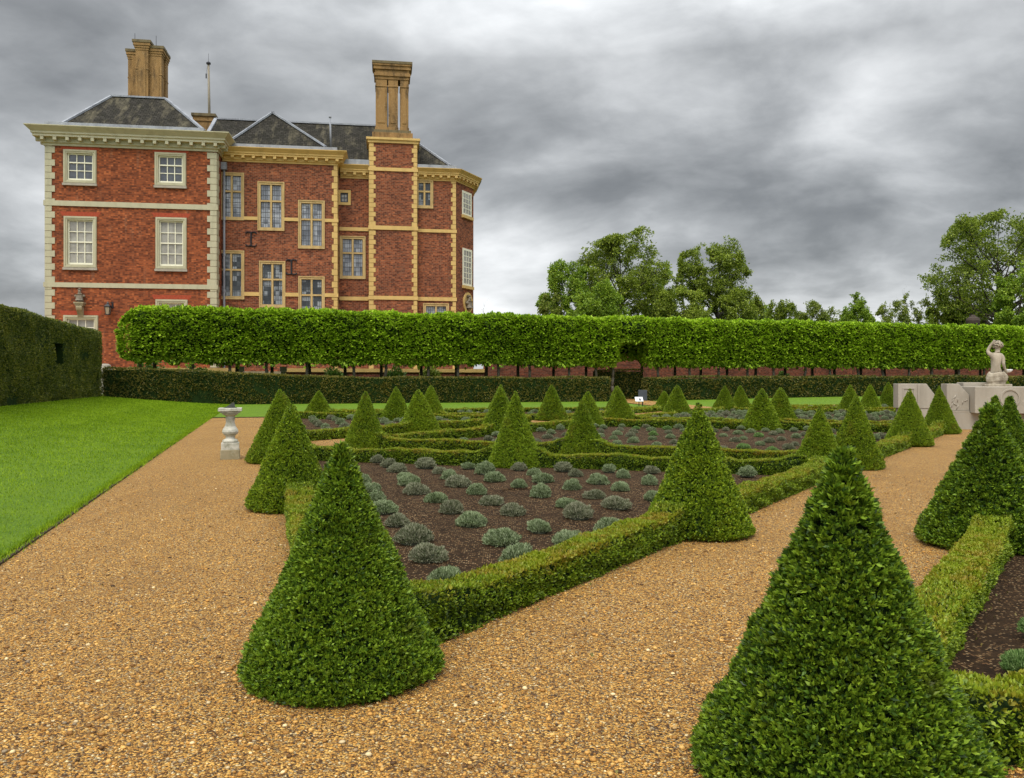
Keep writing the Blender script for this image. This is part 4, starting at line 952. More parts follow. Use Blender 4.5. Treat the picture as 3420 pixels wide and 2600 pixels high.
# --- roofs
def roof(pts, faces, hips, name='roof', lead=.34):
    mb = MB(); mb.add(pts, faces); o = mb.build(name, MT['slate'], house)
    l = MB()
    for a, b in hips: l.beam(Vector(pts[a])+Vector((0, -.02, .07)), Vector(pts[b])+Vector((0, -.02, .07)), lead, .16)
    l.build('lead_flashing', MT['lead'], o); return o
n0 = .2
zE = fz(280, 285, 0)+.2
rl = [(fs(130, n0), n0, zE), (fs(440, n0), n0, zE), (fs(440, n0), 11.5, zE), (fs(130, n0), 11.5, zE), (fs(240, 5.6), 5.6, fz(212, 300, 5.6)), (fs(358, 5.6), 5.6, fz(212, 300, 5.6))]
rf1 = roof(rl, [(0,1,5,4), (1,2,5), (2,3,4,5), (3,0,4)], [(0,4), (4,5), (5,1)])
mb = MB(); mb.box(fs(96, -.3), fs(440, -.3), -.35, .15, zE-.32, zE+.12); mb.build('lead_gutter', MT['lead'], rf1)
nr = 11.0; ne = 4.4
zMe = fz(350, 800, ne); zMr = fz(266, 640, nr)
rm = [(fs(430, 6), ne, zMe), (fs(972, ne), ne, zMe-.1), (fs(972, ne), 18, zMe), (fs(430, 6), 18, zMe), (fs(466, nr), nr, zMr), (fs(850, nr), nr, zMr)]
rf2 = roof(rm, [(0,1,5,4), (1,2,5), (2,3,4,5), (3,0,4)], [(0,4), (4,5), (5,1)])
mb = MB(); mb.box(fs(735, 3.6), fs(797, 3.6), 3.45, 4.3, fz(357, 765, 3.6)-.05, fz(345, 765, 3.6)); mb.box(fs(901, 3.6), fs(986, 3.6), 3.45, 4.3, fz(366, 940, 3.6), fz(357, 940, 3.6)); mb.build('lead_gutter', MT['lead'], rf2)
vp = MB(); vp.tube((fs(711, 4), 6.2, fz(318, 711, 6.2)), (fs(711, 4)-.08, 6.2, fz(255, 711, 6.2)), .10, .09); vp.tube((fs(711, 4)-.08, 6.2, fz(255, 711, 6.2)), (fs(711, 4)-.08, 6.2, fz(251, 711, 6.2)), .13, .13); vp.build('vent_pipe', MT['lead'], rf2, smooth=True)
nb = 2.6; zP = fz(314, 594, nb)
rp = [(fs(490, nb), nb, zP), (fs(703, nb), nb, zP), (fs(703, nb), 11, zP), (fs(490, nb), 11, zP), (fs(588, 6.4), 6.4, fz(244, 588, 6.4)), (fs(588, 6.4), 11, fz(244, 588, 6.4))]
rf3 = roof(rp, [(0,1,4), (1,2,5,4), (3,0,4,5), (2,3,5)], [(0,4), (4,1), (4,5)])
mb = MB(); mb.box(fs(491, 2.0), fs(728, 2.0), 1.75, 2.9, fz(327, 600, 2)-.1, fz(315, 600, 2)); mb.build('lead_gutter', MT['lead'], rf3)
mb = MB(); mb.prism([tuple(E0+np.array((0, .4))), tuple(E1+np.array((.9, .4))), (E1[0]+.9, 13), (E0[0]-2, 13)], fz(372, 985, N_CB), fz(364, 985, N_CB)); mb.build('lead_gutter', MT['lead'], rf2)

# --- chimneys
def shaft(mb, cap, s, n, hw, hd, z0, z1):
    mb.box(s-hw, s+hw, n-hd, n+hd, z0, z1); mb.box(s-hw*.62, s+hw*.62, n-hd-.07, n-hd, z0+.5, z1-1.0)
    mb.box(s-hw*1.12, s+hw*1.12, n-hd*1.12, n+hd*1.12, z0, z0+.35)
    mb.box(s-hw*1.08, s+hw*1.08, n-hd*1.08, n+hd*1.08, z1-1.9, z1-1.75)
    for k, (g, h) in enumerate(((1.08, .22), (1.2, .22), (1.34, .3), (1.46, .26))):
        zz = z1+sum((.22, .22, .3, .26)[:k]); (cap if k == 3 else mb).box(s-hw*g, s+hw*g, n-hd*g, n+hd*g, zz, zz+h)
mb, cp_ = MB(), MB(); nC = 8.0
zr = fz(232, 320, nC)
for (u, vt, hw, dn) in ((289, 111, .44, .2), (309, 91, .60, -.9), (338, 104, .58, -.55), (351, 117, .42, .9)):
    shaft(mb, cp_, fs(u, nC+dn), nC+dn, hw, .46, zr-1.5, fz(vt, u, nC+dn)-1.0)
mb.box(fs(290, nC)-.1, fs(350, nC), nC-.4, nC+.7, zr-1.5, fz(125, 320, nC))
ch = mb.build('chimney', MT['stone_chim'], house, bevel=.05); cp_.build('chimney_cap', MT['stone_cap'], ch)
mb = MB(); mb.tube((fs(297, nC), nC-.9, fz(96, 297, nC)), (fs(297, nC), nC-.9, fz(80, 297, nC)), .03, .02, 5); mb.tube((fs(340, nC), nC-.5, fz(108, 340, nC)), (fs(340, nC), nC-.5, fz(82, 340, nC)), .03, .02, 5); mb.build('lightning_rod', MT['iron'], ch)
mb, cp_ = MB(), MB(); nC = 5.4
zb_ = ztop+.5; s0, s1 = fs(806, nC-1), fs(888, nC-1)
mb.box(s0-.12, s1+.12, nC-1.5, nC+1.3, zb_, zb_+.75); cp_.box(s0+.02, s1-.05, nC-1.35, nC+1.2, zb_+.75, zb_+1.05)
zt = fz(180, 846, nC)
for (uA, uB, dn) in ((811, 835.5, -.25), (838, 858.5, -.25), (863.5, 881, -.25)):
    a, b = fs(uA, nC), fs(uB, nC); mb.box(a, b, nC-.75+dn, nC+.75, zb_+1.05, zt); mb.box(a-.06, b+.06, nC-.83+dn, nC+.8, zb_+1.05, zb_+1.4); mb.box(a+.2, b-.2, nC-.80+dn, nC-.75+dn, zb_+1.8, zt-.9); mb.box(a-.05, b+.05, nC-.81+dn, nC+.8, zt-.75, zt-.6)
a, b = fs(811, nC), fs(832, nC); mb.box((a+b)/2+.1, b+.22, nC+.1, nC+1.0, zb_+1.05, zt)
for g, z0_, z1_ in ((.02, 0, .3), (.14, .3, .62), (.05, .62, .95), (.2, .95, 1.3), (.3, 1.3, 1.5)): mb.box(s0+.2-g, s1-.25+g, nC-1.05-g, nC+.85+g, zt+z0_, zt+z1_)
cp_.box(s0+.2-.34, s1-.25+.34, nC-1.4, nC+1.2, zt+1.5, zt+1.75)
ch = mb.build('chimney', MT['stone_chim'], house, bevel=.04); cp_.build('chimney_cap', MT['stone_cap'], ch)
mb, cp_ = MB(), MB(); nC = 15
a, b = fs(420, nC), fs(468, nC); z = fz(252, 444, nC); mb.box(a+.15, b-.15, nC-1, nC+1, z-3.2, z-.8); mb.box(a+.05, b-.05, nC-1.1, nC+1.1, z-.8, z-.3); cp_.box(a-.1, b+.1, nC-1.25, nC+1.25, z-.3, z)
ch = mb.build('chimney', MT['stone_chim'], house); cp_.build('chimney_cap', MT['stone_cap'], ch)
# --- iron wall ties and drainpipe
for (u, v0, v1) in ((542, 500, 533), (629, 560, 594)):
    s, z0, z1 = fs(u, N_MB), fz(v1, u, N_MB), fz(v0, u, N_MB); mb = MB(); n = N_MB-.06
    mb.tube((s, n, z0+.1), (s, n, z1-.1), .085, .085, 6)
    for zz, sg in ((z0+.1, 1), (z1-.1, -1)):
        for d in (-1, 1):
            pts = [(s, n, zz), (s+d*.25, n, zz-sg*.05), (s+d*.42, n, zz-sg*.02), (s+d*.50, n, zz+sg*.12)]
            for p, q_ in zip(pts, pts[1:]): mb.tube(p, q_, .07, .055, 6)
    mb.build('wall_tie', MT['iron'], house)
mb = MB(); s = S_L1+.26; mb.tube((s, N_MB-.12, ZB), (s, N_MB-.12, ztM-.6), .11, .11); mb.box(s-.26, s+.26, N_MB-.4, N_MB-.02, ztM-.9, ztM-.2)
for k in range(6): mb.tube((s, N_MB-.12, ZB+1+k*3.4), (s, N_MB-.12, ZB+1.25+k*3.4), .15, .15)
mb.build('drainpipe', MT['lead'], house, smooth=False)

def hp(u, n): s = fs(u, n); return X0+UX*s-UY*n, Y0+UY*s+UX*n
# flagpole on the roof
x, y = hp(452.5, 14.2); z0 = fz(262, 452, 14.2); z1 = fz(140, 452, 14.2)
t = empty('flagpole', (x, y, z0), HANG, 'pale flagpole rising from the house roof right of the clustered chimney', 'flagpole')
mb = MB(); mb.tube((0,0,-1.5), (-.12,0,z1-z0), .15, .11, 10); mb.build('pole', MT['rope'], t, smooth=True)
mb = MB(); mb.lathe(-.12, 0, [(.16, z1-z0), (.24, z1-z0+.06), (.24, z1-z0+.2), (.1, z1-z0+.3), (.02, z1-z0+.34)], 12); mb.tube((-.12,0,z1-z0+.3), (-.12,0,z1-z0+1.2), .02, .015, 5); mb.box(-.42,-.3,-.05,.05,z1-z0-1.5,z1-z0-1.0); mb.tube((-.36,0,z1-z0-1.0), (-.2,0,z1-z0), .015, .015, 4); mb.build('finial', MT['iron'], t)

# wall lantern, bust on bracket
x, y = hp(236, 0); z0 = fz(681, 236); z1 = fz(651, 236); hL = z1-z0
t = empty('wall_lantern', (x, y, z0), HANG, 'black glazed lantern on a bracket on the red brick wall right of the bust', 'lantern')
mb = MB(); c = -.42
for (dx, dy) in ((-1,-1), (1,-1), (1,1), (-1,1)): mb.tube((dx*.14, c+dy*.14, .06), (dx*.22, c+dy*.22, hL*.58), .025, .025, 5)
mb.box(-.17,.17,c-.17,c+.17,0,.07); mb.box(-.26,.26,c-.26,c+.26,hL*.58,hL*.63); mb.lathe(0, c, [(.34, hL*.63), (.22, hL*.72), (.10, hL*.80), (.12, hL*.84), (.03, hL*.95), (.01, hL)], 4, math.pi/4)
mb.tube((.0, c, hL*.83), (.18, c+.2, hL*.9), .03, .03, 6); mb.tube((.18, c+.2, hL*.9), (.28, 0, hL*.82), .035, .035, 6); mb.box(.2, .36, -.07, .0, hL*.5, hL*.95); mb.build('lantern_frame', MT['iron'], t)
mb = MB(); mb.add([(dx*.13, c+dy*.13, .07) for dx, dy in ((-1,-1),(1,-1),(1,1),(-1,1))]+[(dx*.2, c+dy*.2, hL*.57) for dx, dy in ((-1,-1),(1,-1),(1,1),(-1,1))], [(0,1,5,4),(1,2,6,5),(2,3,7,6),(3,0,4,7)])
G = Mat('lantern_glass'); G.base((.30,.24,.17), .12, .5); mb.build('lantern_glass', G.m, t)

def skin_mesh(name, verts, edges, radii, sub=2):
    me = bpy.data.meshes.new(name); me.from_pydata(verts, edges, []); o = bpy.data.objects.new(name, me); C.objects.link(o)
    sk = o.modifiers.new('skin', 'SKIN'); sk.use_smooth_shade = True
    for d, r_ in zip(me.skin_vertices[0].data, radii):
        d.radius = (r_, r_) if not isinstance(r_, tuple) else r_
    me.skin_vertices[0].data[0].use_root = True
    s = o.modifiers.new('sub', 'SUBSURF'); s.levels = s.render_levels = sub
    bpy.context.view_layer.update(); dg_ = bpy.context.evaluated_depsgraph_get(); out = bpy.data.meshes.new_from_object(o.evaluated_get(dg_))
    bpy.data.objects.remove(o); out.name = name
    for p in out.polygons: p.use_smooth = True
    return out
def bust(name, loc, rz, s, label, mat, bracket=True, drop=0):
    t = empty(name, loc, rz, label, 'sculpture'); t.scale = (s, s, s)
    # head with nose and brow, neck, shoulders and chest cut in a curve; faces -y
    V = [(0,0,.30), (0,.0,.45), (0,-.01,.56), (0,-.03,.70), (0,-.02,.80), (-.20,.02,.44), (-.33,.02,.36), (.20,.02,.44), (.33,.02,.36), (0,-.13,.69), (0,-.02,.14)]
    E = [(0,1),(1,2),(2,3),(3,4),(1,5),(5,6),(1,7),(7,8),(3,9),(0,10)]
    Rr = [(.22,.17), (.17,.13), .075, (.125,.14), .10, .12, .09, .12, .09, .022, (.14,.12)]
    link('figure', skin_mesh('figure', V, E, Rr), mat, t)
    m = MB(); m.lathe(0, 0, [(.12, .02), (.13, .05), (.09, .09), (.09, .16), (.12, .2)], 16); m.build('socle', mat, t, smooth=False)
    h = MB(); rng_ = random.Random(3)
    for _ in range(40):
        a, e = rng_.uniform(0, 6.28), rng_.uniform(.1, 1.5); d = Vector((math.cos(a)*math.cos(e), math.sin(a)*math.cos(e), math.sin(e)))
        if d.y < -.45 and d.z < .75: continue
        p = Vector((0, .0, .74))+Vector((d.x*.12, d.y*.14, d.z*.13)); h.tube(p-d*.02, p+d*.025, .04, .02, 6)
    h.build('hair', mat, t, smooth=True)
    if bracket:
        b = MB(); b.box(-.30, .30, -.24, .28, -.08, .02); b.box(-.25, .25, -.18, .28, -.20, -.08)
        prof = [(-.16, -.2), (-.20, -.32), (-.16, -.46), (-.02, -.60), (.10, -.78), (.14, -.92), (.28, -.92), (.28, -.2)]
        n = len(b.v); K_ = len(prof)
        for sx in (-.17, .17): b.v += [(sx, y_, z_) for y_, z_ in prof]
        b.f += [tuple(range(n, n+K_)), tuple(range(n+K_, n+2*K_))[::-1]]+[(n+i, n+(i+1) % K_, n+K_+(i+1) % K_, n+K_+i) for i in range(K_)]
        b.build('bracket', MT['step'], t)
    return t
x, y = hp(172, -.35); z0 = fz(654, 172)
bust('bust', (x, y, z0), HANG, 1.42, 'grey stone bust on a scrolled bracket on the red brick wall', MT['bust'])
q0 = E0+cant*kc+np.array((cant[1], -cant[0]))*.22
x, y = X0+UX*q0[0]-UY*q0[1], Y0+UY*q0[0]+UX*q0[1]
bust('bust', (x, y, zc-.75), HANG+math.atan2(cant[1], cant[0]), 1.75, 'dark bust set in the yellow oval frame at the house corner', MT['bust'], False)

# ------------------------------------------------------------------ terrace, retaining wall, steps
tz = ZB
def abpoly(*ps): return [W(*p) for p in ps]
m = MB(); m.prism(abpoly((62.7, -40), (62.7, 28.6), (130, 28.6), (130, -40)), -.05, tz); tag(m.build('terrace', MT['gravel']), kind='structure')
bst0, bst1 = -2.35, 1.0
t = empty('retaining_wall', (0, 0, 0), 0, 'low brick terrace wall with pale stone coping below the house', 'wall')
m = MB(); m.prism(abpoly((62.2, -30), (62.2, bst0), (62.7, bst0), (62.7, -30)), -.05, tz+.05); m.prism(abpoly((62.2, bst1), (62.2, 16.9), (62.7, 16.9), (62.7, bst1)), -.05, tz+.05); m.build('brickwork', MT['brick_wall'], t)
m = MB(); m.prism(abpoly((62.08, -30), (62.08, bst0), (62.75, bst0), (62.75, -30)), tz+.05, tz+.34); m.prism(abpoly((62.08, bst1), (62.08, 16.9), (62.75, 16.9), (62.75, bst1)), tz+.05, tz+.34); m.build('coping', MT['trim_ochre'], t)
t = empty('garden_wall', (0, 0, 0), 0, 'long red brick garden wall seen between the trunks on the right', 'wall')
m = MB(); m.prism(abpoly((62.1, 16.95), (62.1, 75), (62.65, 75), (62.65, 16.95)), -.05, 4.2); m.build('brickwork', MT['brick_wall'], t)
m = MB(); m.prism(abpoly((62.0, 16.95), (62.0, 75), (62.75, 75), (62.75, 16.95)), 4.2, 4.38); m.build('coping', MT['plinth'], t)
t = empty('garden_steps', (0, 0, 0), 0, 'mossy stone steps between low piers leading up to the terrace', 'steps')
for k in range(9):
    m = MB(); a0 = 59.4+k*.36; m.prism(abpoly((a0, bst0+.35), (a0, bst1-.35), (63.0, bst1-.35), (63.0, bst0+.35)), k*(tz+.1)/9, (k+1)*(tz+.1)/9); m.build('step', MT['step'], t)
for b_ in (bst0, bst1-.35):
    m = MB(); m.prism(abpoly((59.2, b_+.0), (59.2, b_+.34), (62.07, b_+.34), (62.07, b_+.0)), -.05, tz+.05); m.prism(abpoly((59.1, b_-.08), (59.1, b_+.42), (59.8, b_+.42), (59.8, b_-.08)), tz+.05, tz+.42); m.build('pier', MT['plinth'], t)
t = empty('stone_scroll', (*W(61.2, -11.6), 1.9), ANG, 'pale rounded stone block at the foot of the house wall by the tall hedge', 'stone block')
m = MB(); m.lathe(0, 0, [(.5, -1.95), (.5, .0), (.62, .08), (.62, .3), (.45, .75), (.3, .85)], 16); m.build('block', MT['plinth'], t, smooth=False)

# shrubs along the wall
def shrub(a, b, w, h, seed, label, z=0.0, mat='shrub'):
    rng = np.random.default_rng(seed); n = 520; th = rng.uniform(0, 6.28, n); el = np.arcsin(rng.uniform(-.1, 1, n)); D = np.c_[np.cos(el)*np.cos(th), np.cos(el)*np.sin(th), np.sin(el)]
    fl = lump(rng, 12); P = D*np.array((w/2, w/2*.7, h/2))*(rng.uniform(.55, 1, n)*(1+.18*fl(D*1.6)))[:, None]+np.array((0, 0, h/2))
    V, Q, T = leaves(rng, P, D, 3, .2, .12, .7, .1, .6)
    t = empty('shrub', (*W(a, b), z), ANG, label, 'shrub'); link('foliage', np_mesh('foliage', V, Q, None, [MT[mat]]), parent=t)
    m = MB(); rr_ = random.Random(seed)
    for _ in range(5): m.tube((0, 0, -.05), (rr_.uniform(-.3, .3)*w, rr_.uniform(-.2, .2)*w, h*rr_.uniform(.5, .8)), .035, .015, 5)
    m.build('stem', MT['bark'], t)
for (b_, w, h, s, lab) in ((-8.6, 2.4, 2.9, 1, 'leafy green shrub under the rounded left end of the screen'), (-5.2, 2.2, 2.6, 2, 'green shrub between trunks left of the garden steps'), (4.6, 1.6, 2.5, 3, 'sparse shrub against the terrace wall right of the steps'),
                          (9.4, 1.8, 2.55, 4, 'bushy shrub against the pale coping, right of the sparse one'), (12.2, 1.9, 2.6, 5, 'yellowish shrub against the terrace wall near its right end'), (44.5, 1.5, 2.3, 6, 'small shrub against the red garden wall at right')):
    shrub(60.9, b_, w, h, s, lab, mat='tree_olive' if 'yellow' in lab else 'shrub')

# ------------------------------------------------------------------ signs, sundial, statue
x, y = (1387-1105)/F*50, 50.0
gz = float(lawn_z(*AB(x, y)))+.03
t = empty('sign', (x, y, gz), R(-6), 'dark square signboard on a post at the opening in the dark hedge', 'sign')
m = MB(); m.tube((0,0,-.1), (0,0,.75), .035, .035); m.build('post', MT['iron'], t); m = MB(); m.box(-.26,.26,-.05,-.01,.28,.92); m.build('board', MT['board_dark'], t, bevel=.01)
x2, y2 = (1379.5-1105)/F*49.2, 49.2
t = empty('sign', (x2, y2, gz), R(10), 'small white tilted notice board with a dark mark, left of the dark signboard', 'sign')
m = MB(); m.tube((0,.04,-.1), (0,.04,.42), .025, .025); m.build('post', MT['iron'], t)
m = MB(); m.add([(-.24,-.06,.26),(.24,-.06,.26),(.24,.10,.52),(-.24,.10,.52),(-.24,-.04,.24),(.24,-.04,.24),(.24,.12,.50),(-.24,.12,.50)], [(0,1,2,3),(4,7,6,5),(0,4,5,1),(1,5,6,2),(2,6,7,3),(3,7,4,0)]); bd = m.build('board', MT['board_white'], t)
m = MB(); m.add([(.0,-.040,.310),(.10,-.040,.310),(.10,.035,.43),(.0,.035,.43)], [(0,1,2,3)]); o = m.build('printed_mark', MT['board_dark'], bd); o.location = (0, -.006, .004)
x3, y3 = (1422-1105)/F*49.5, 49.5
t = empty('path_marker', (x3, y3, gz), 0, 'short thin dark marker post standing at the right of the path opening', 'marker')
m = MB(); m.tube((0,0,-.1), (.02,0,.30), .02, .02); m.box(-.05,.07,-.02,.02,.28,.42); m.build('post', MT['iron'], t)
m = MB(); x4, y4 = W(60.8, 69.6); t = empty('blue_panel', (x4, y4, 0), ANG, 'light blue panel standing by the garden wall at the far right edge', 'panel')
m.box(-.28, .28, -.03, .03, .3, 2.5); m.build('board', MT['blue'], t); m = MB(); m.box(-.3, -.22, -.02, .05, 0, .3); m.box(.22, .3, -.02, .05, 0, .3); m.build('leg', MT['iron'], t)

sy = 16.9; sx = (497-1105)/F*sy
t = empty('sundial', (sx, sy, 0), ANG, 'lichened white stone sundial on a baluster pedestal in the gravel walk', 'sundial')
m = MB(); m.box(-.185,.185,-.185,.185,-.02,.19); m.build('base_block', MT['step'], t, bevel=.012)
m = MB(); m.box(-.17,.17,-.17,.17,.19,.33); m.lathe(0, 0, [(.14,.33),(.155,.35),(.15,.38),(.095,.41),(.085,.44),(.10,.47),(.145,.51),(.158,.55),(.15,.59),(.105,.66),(.085,.73),(.088,.80),(.10,.82),(.085,.84),(.085,.86),(.12,.885),(.135,.90)], 28)
m.box(-.15,.15,-.15,.15,.90,.93); m.build('pedestal', MT['sundial'], t, bevel=.006)
m = MB(); m.box(-.19,.19,-.19,.19,.93,.965); m.box(-.225,.225,-.225,.225,.965,1.03); m.build('top_slab', MT['sundial'], t, bevel=.01)
m = MB(); m.lathe(0, 0, [(.13,1.03),(.13,1.04)], 24); m.add([(-.10,-.006,1.04),(.10,-.006,1.04),(.07,-.006,1.15),(-.10,.006,1.04),(.10,.006,1.04),(.07,.006,1.15)], [(0,1,2),(3,5,4),(0,3,4,1),(1,4,5,2),(2,5,3,0)]); m.tube((.07,0,1.04), (.03,0,1.14), .008, .006, 6); m.build('gnomon', MT['bronze'], t)

# stone plinth with wing walls; statue above
pd = 27.0; px = (2150-1105)/F*pd
PANG = math.atan2(-.18, .98)
t = empty('stone_plinth', (px, pd, 0), PANG, 'pale stone plinth with a carved ring and sloping side walls, under the statue', 'plinth')
def ps(u): return (u-2150)/F*pd
zt = 1.41
m = MB(); m.box(ps(2092), ps(2225), -.7, .6, .53, zt-.03); m.build('block', MT['plinth'], t, bevel=.02)
m = MB(); m.box(ps(2052), ps(2215), -.3, .6, -.05, .53); m.build('base_block', MT['plinth'], t, bevel=.02)
m = MB(); m.box(ps(2098), ps(2160)-.02, .62, 1.3, .6, zt+.10); m.build('rear_slab', MT['board_white'] if False else MT['plinth'], t, bevel=.02)
m = MB(); K = 40; cx_, cz_ = ps(2160), 1.02
for i in range(K):
    a = 2*math.pi*i/K
    for rr_, yy in ((.30, -.70), (.29, -.725), (.245, -.725), (.235, -.70)): m.v.append((cx_+rr_*math.cos(a), yy, cz_+rr_*math.sin(a)))
for i in range(K):
    for j in range(3): m.f.append((i*4+j, ((i+1) % K)*4+j, ((i+1) % K)*4+j+1, i*4+j+1))
m.build('carved_ring', MT['plinth'], t)
def wing(x0, x1, zl, zr, xk, z0, y0, y1, name='side_wall'):
    m = MB(); n0_ = [(x0, z0), (x1, z0), (x1, zr), (xk, zl), (x0, zl)]
    for y_ in (y0, y1): m.v += [(x, y_, z) for x, z in n0_]
    K_ = 5; m.f += [tuple(range(K_)), tuple(range(K_, 2*K_))[::-1]]+[(i, (i+1) % K_, K_+(i+1) % K_, K_+i) for i in range(K_)]
    return m.build(name, MT['plinth'], t, bevel=.015)
w1 = wing(ps(2046), ps(2091), zt+.06, 1.1, ps(2070), .60, -.25, .35)
m = MB(); m.box(ps(2046)-.02, ps(2091)-.01, -.30, .4, .53, .6); m.build('ledge', MT['plinth'], w1)
m = MB(); rg = random.Random(8)
for k in range(9):
    x_, z_ = ps(2062)+rg.uniform(-.08, .42), .75+rg.uniform(0, .36); m.tube((x_, -.255, z_), (x_+rg.uniform(-.12, .1), -.255, z_-rg.uniform(.06, .16)), .02, .012, 6)
m.build('carved_swag', MT['plinth'], w1, smooth=True)
w2 = wing(ps(1950), ps(2030), zt+.06, 1.0, ps(2008), .66, -.1, .5)
m = MB(); m.frame(ps(1960), ps(1984), .86, zt-.08, .03, -.125, -.1); m.build('panel_moulding', MT['plinth'], w2)
m = MB(); m.box(ps(1992)-.03, ps(1992)+.03, -.13, -.1, .66, zt+.05); m.build('pilaster', MT['plinth'], w2)
m = MB(); m.box(ps(1955), ps(2025), -.08, .48, -.05, .66); m.build('base_block', MT['plinth'], w2, bevel=.015)

# kneeling figure seen from behind, left arm raised to the head, right hand on a bowl
st = empty('statue', ((2152-1105)/F*27.3, 27.3, zt-.03), PANG, 'weathered half-draped kneeling stone figure seen from behind, one arm raised to its head', 'statue')
m = MB(); m.box(-.36, .36, -.28, .45, -.02, .08); m.build('statue_base', MT['statue'], st, bevel=.02)
V = [(-.01,.02,.40), (-.045,.0,.58), (-.05,-.01,.76), (-.02,.0,.95), (.005,.01,1.08), (.02,.03,1.17), (.04,.05,1.29), (.045,.05,1.38),
     (-.15,.01,1.03), (-.215,.04,1.06), (-.255,.10,1.16), (-.17,.06,1.36), (-.08,.03,1.48),
     (.13,.01,1.02), (.175,-.01,.95), (.165,-.06,.72), (.24,-.01,.54), (.29,.03,.47),
     (-.12,.10,.33), (-.16,.36,.30), (-.16,.22,.12), (.12,.08,.33), (.18,.34,.28), (.16,.16,.12),
     (-.055,.05,1.52), (-.03,.06,1.515), (-.10,.03,1.53), (-.015,.075,1.485), (.335,.04,.44), (.33,.07,.45), (.325,.005,.43)]
E_ = [(0,1),(1,2),(2,3),(3,4),(4,5),(5,6),(6,7),(3,8),(8,9),(9,10),(10,11),(11,12),(3,13),(13,14),(14,15),(15,16),(16,17),(0,18),(18,19),(19,20),(0,21),(21,22),(22,23),(12,24),(12,25),(12,26),(12,27),(17,28),(17,29),(17,30)]
Rd = [(.17,.13), (.155,.115), (.165,.115), (.19,.125), (.105,.09), .062, (.105,.115), .075, .09, .078, .06, .046, .036, .085, .072, .055, .042, .036, .11, .08, .06, .11, .08, .06, .014, .013, .013, .014, .014, .013, .012]
link('body', skin_mesh('body', V, E_, Rd), MT['statue'], st)
m = MB(); rg = random.Random(4)
for _ in range(110):
    a, e = rg.uniform(0, 6.28), rg.uniform(-.5, 1.5); d = Vector((math.cos(a)*math.cos(e), math.sin(a)*math.cos(e), math.sin(e)))
    if d.y > .55 and d.z < .5: continue
    p = Vector((.045, .05, 1.345))+Vector((d.x*.125, d.y*.13, d.z*.12)); q_ = Vector((rg.uniform(-1,1), rg.uniform(-1,1), rg.uniform(-1,1)))*.03; m.tube(p-q_, p+q_+d*.012, .026, .016, 6)
m.build('hair', MT['statue'], st, smooth=True)
rings = []
for k, (z, rx_, ry_, cx_, cy_) in enumerate(((.49,.20,.15,-.0,.02), (.46,.25,.19,.0,.03), (.42,.26,.20,.0,.03), (.38,.30,.23,.01,.05), (.34,.30,.235,.015,.06), (.30,.325,.25,.02,.08), (.26,.315,.25,.02,.08), (.22,.315,.26,.015,.09), (.17,.28,.24,.01,.10), (.12,.27,.24,.0,.10), (.07,.26,.24,.0,.10), (.04,.29,.26,.0,.10))):
    row = []
    for j in range(72):
        a = 2*math.pi*j/72; f = 1+.035*math.sin(5*a+k*.5)+.02*math.sin(11*a-k*.6)+(.03 if k % 2 else -.025); row.append((cx_+rx_*f*math.cos(a), cy_+ry_*f*math.sin(a), z+(.045*math.sin(a+.6)+.015*math.sin(3*a))*(1 if k < 9 else .2)))
    rings.append(row+[row[0]])
v_, q_ = grid_body(np.array(rings)); o = link('drapery', np_mesh('drapery', v_, q_, None, [MT['statue']], smooth=True), parent=st)
sm = o.modifiers.new('s', 'SUBSURF'); sm.levels = sm.render_levels = 1
m = MB(); m.lathe(.36, .05, [(.03,.46),(.08,.48),(.115,.53),(.12,.56),(.10,.55),(.03,.52)], 20); m.build('bowl', MT['board_white'], st, smooth=True)
# gate pier finial beyond the screen
x, y = (2100-1105)/F*88, 88.0
t = empty('gate_pier', (x, y, 0), .2, 'dark brown pier cap showing above the green screen at right', 'pier'); zt_ = H+(HV-684)/F*88
m = MB(); m.box(-.55,.55,-.55,.55,0,zt_-1.1); m.build('shaft', MT['brick_wall'], t)
m = MB(); m.box(-.7,.7,-.7,.7,zt_-1.1,zt_-.9); m.lathe(0, 0, [(.45,zt_-.9),(.62,zt_-.75),(.68,zt_-.4),(.6,zt_-.15),(.3,zt_),(.26,zt_+.12),(.1,zt_+.2)], 16); m.build('urn_cap', flat_mat('dark_urn', (.06,.045,.035), .8, .2, .2), t, smooth=False)

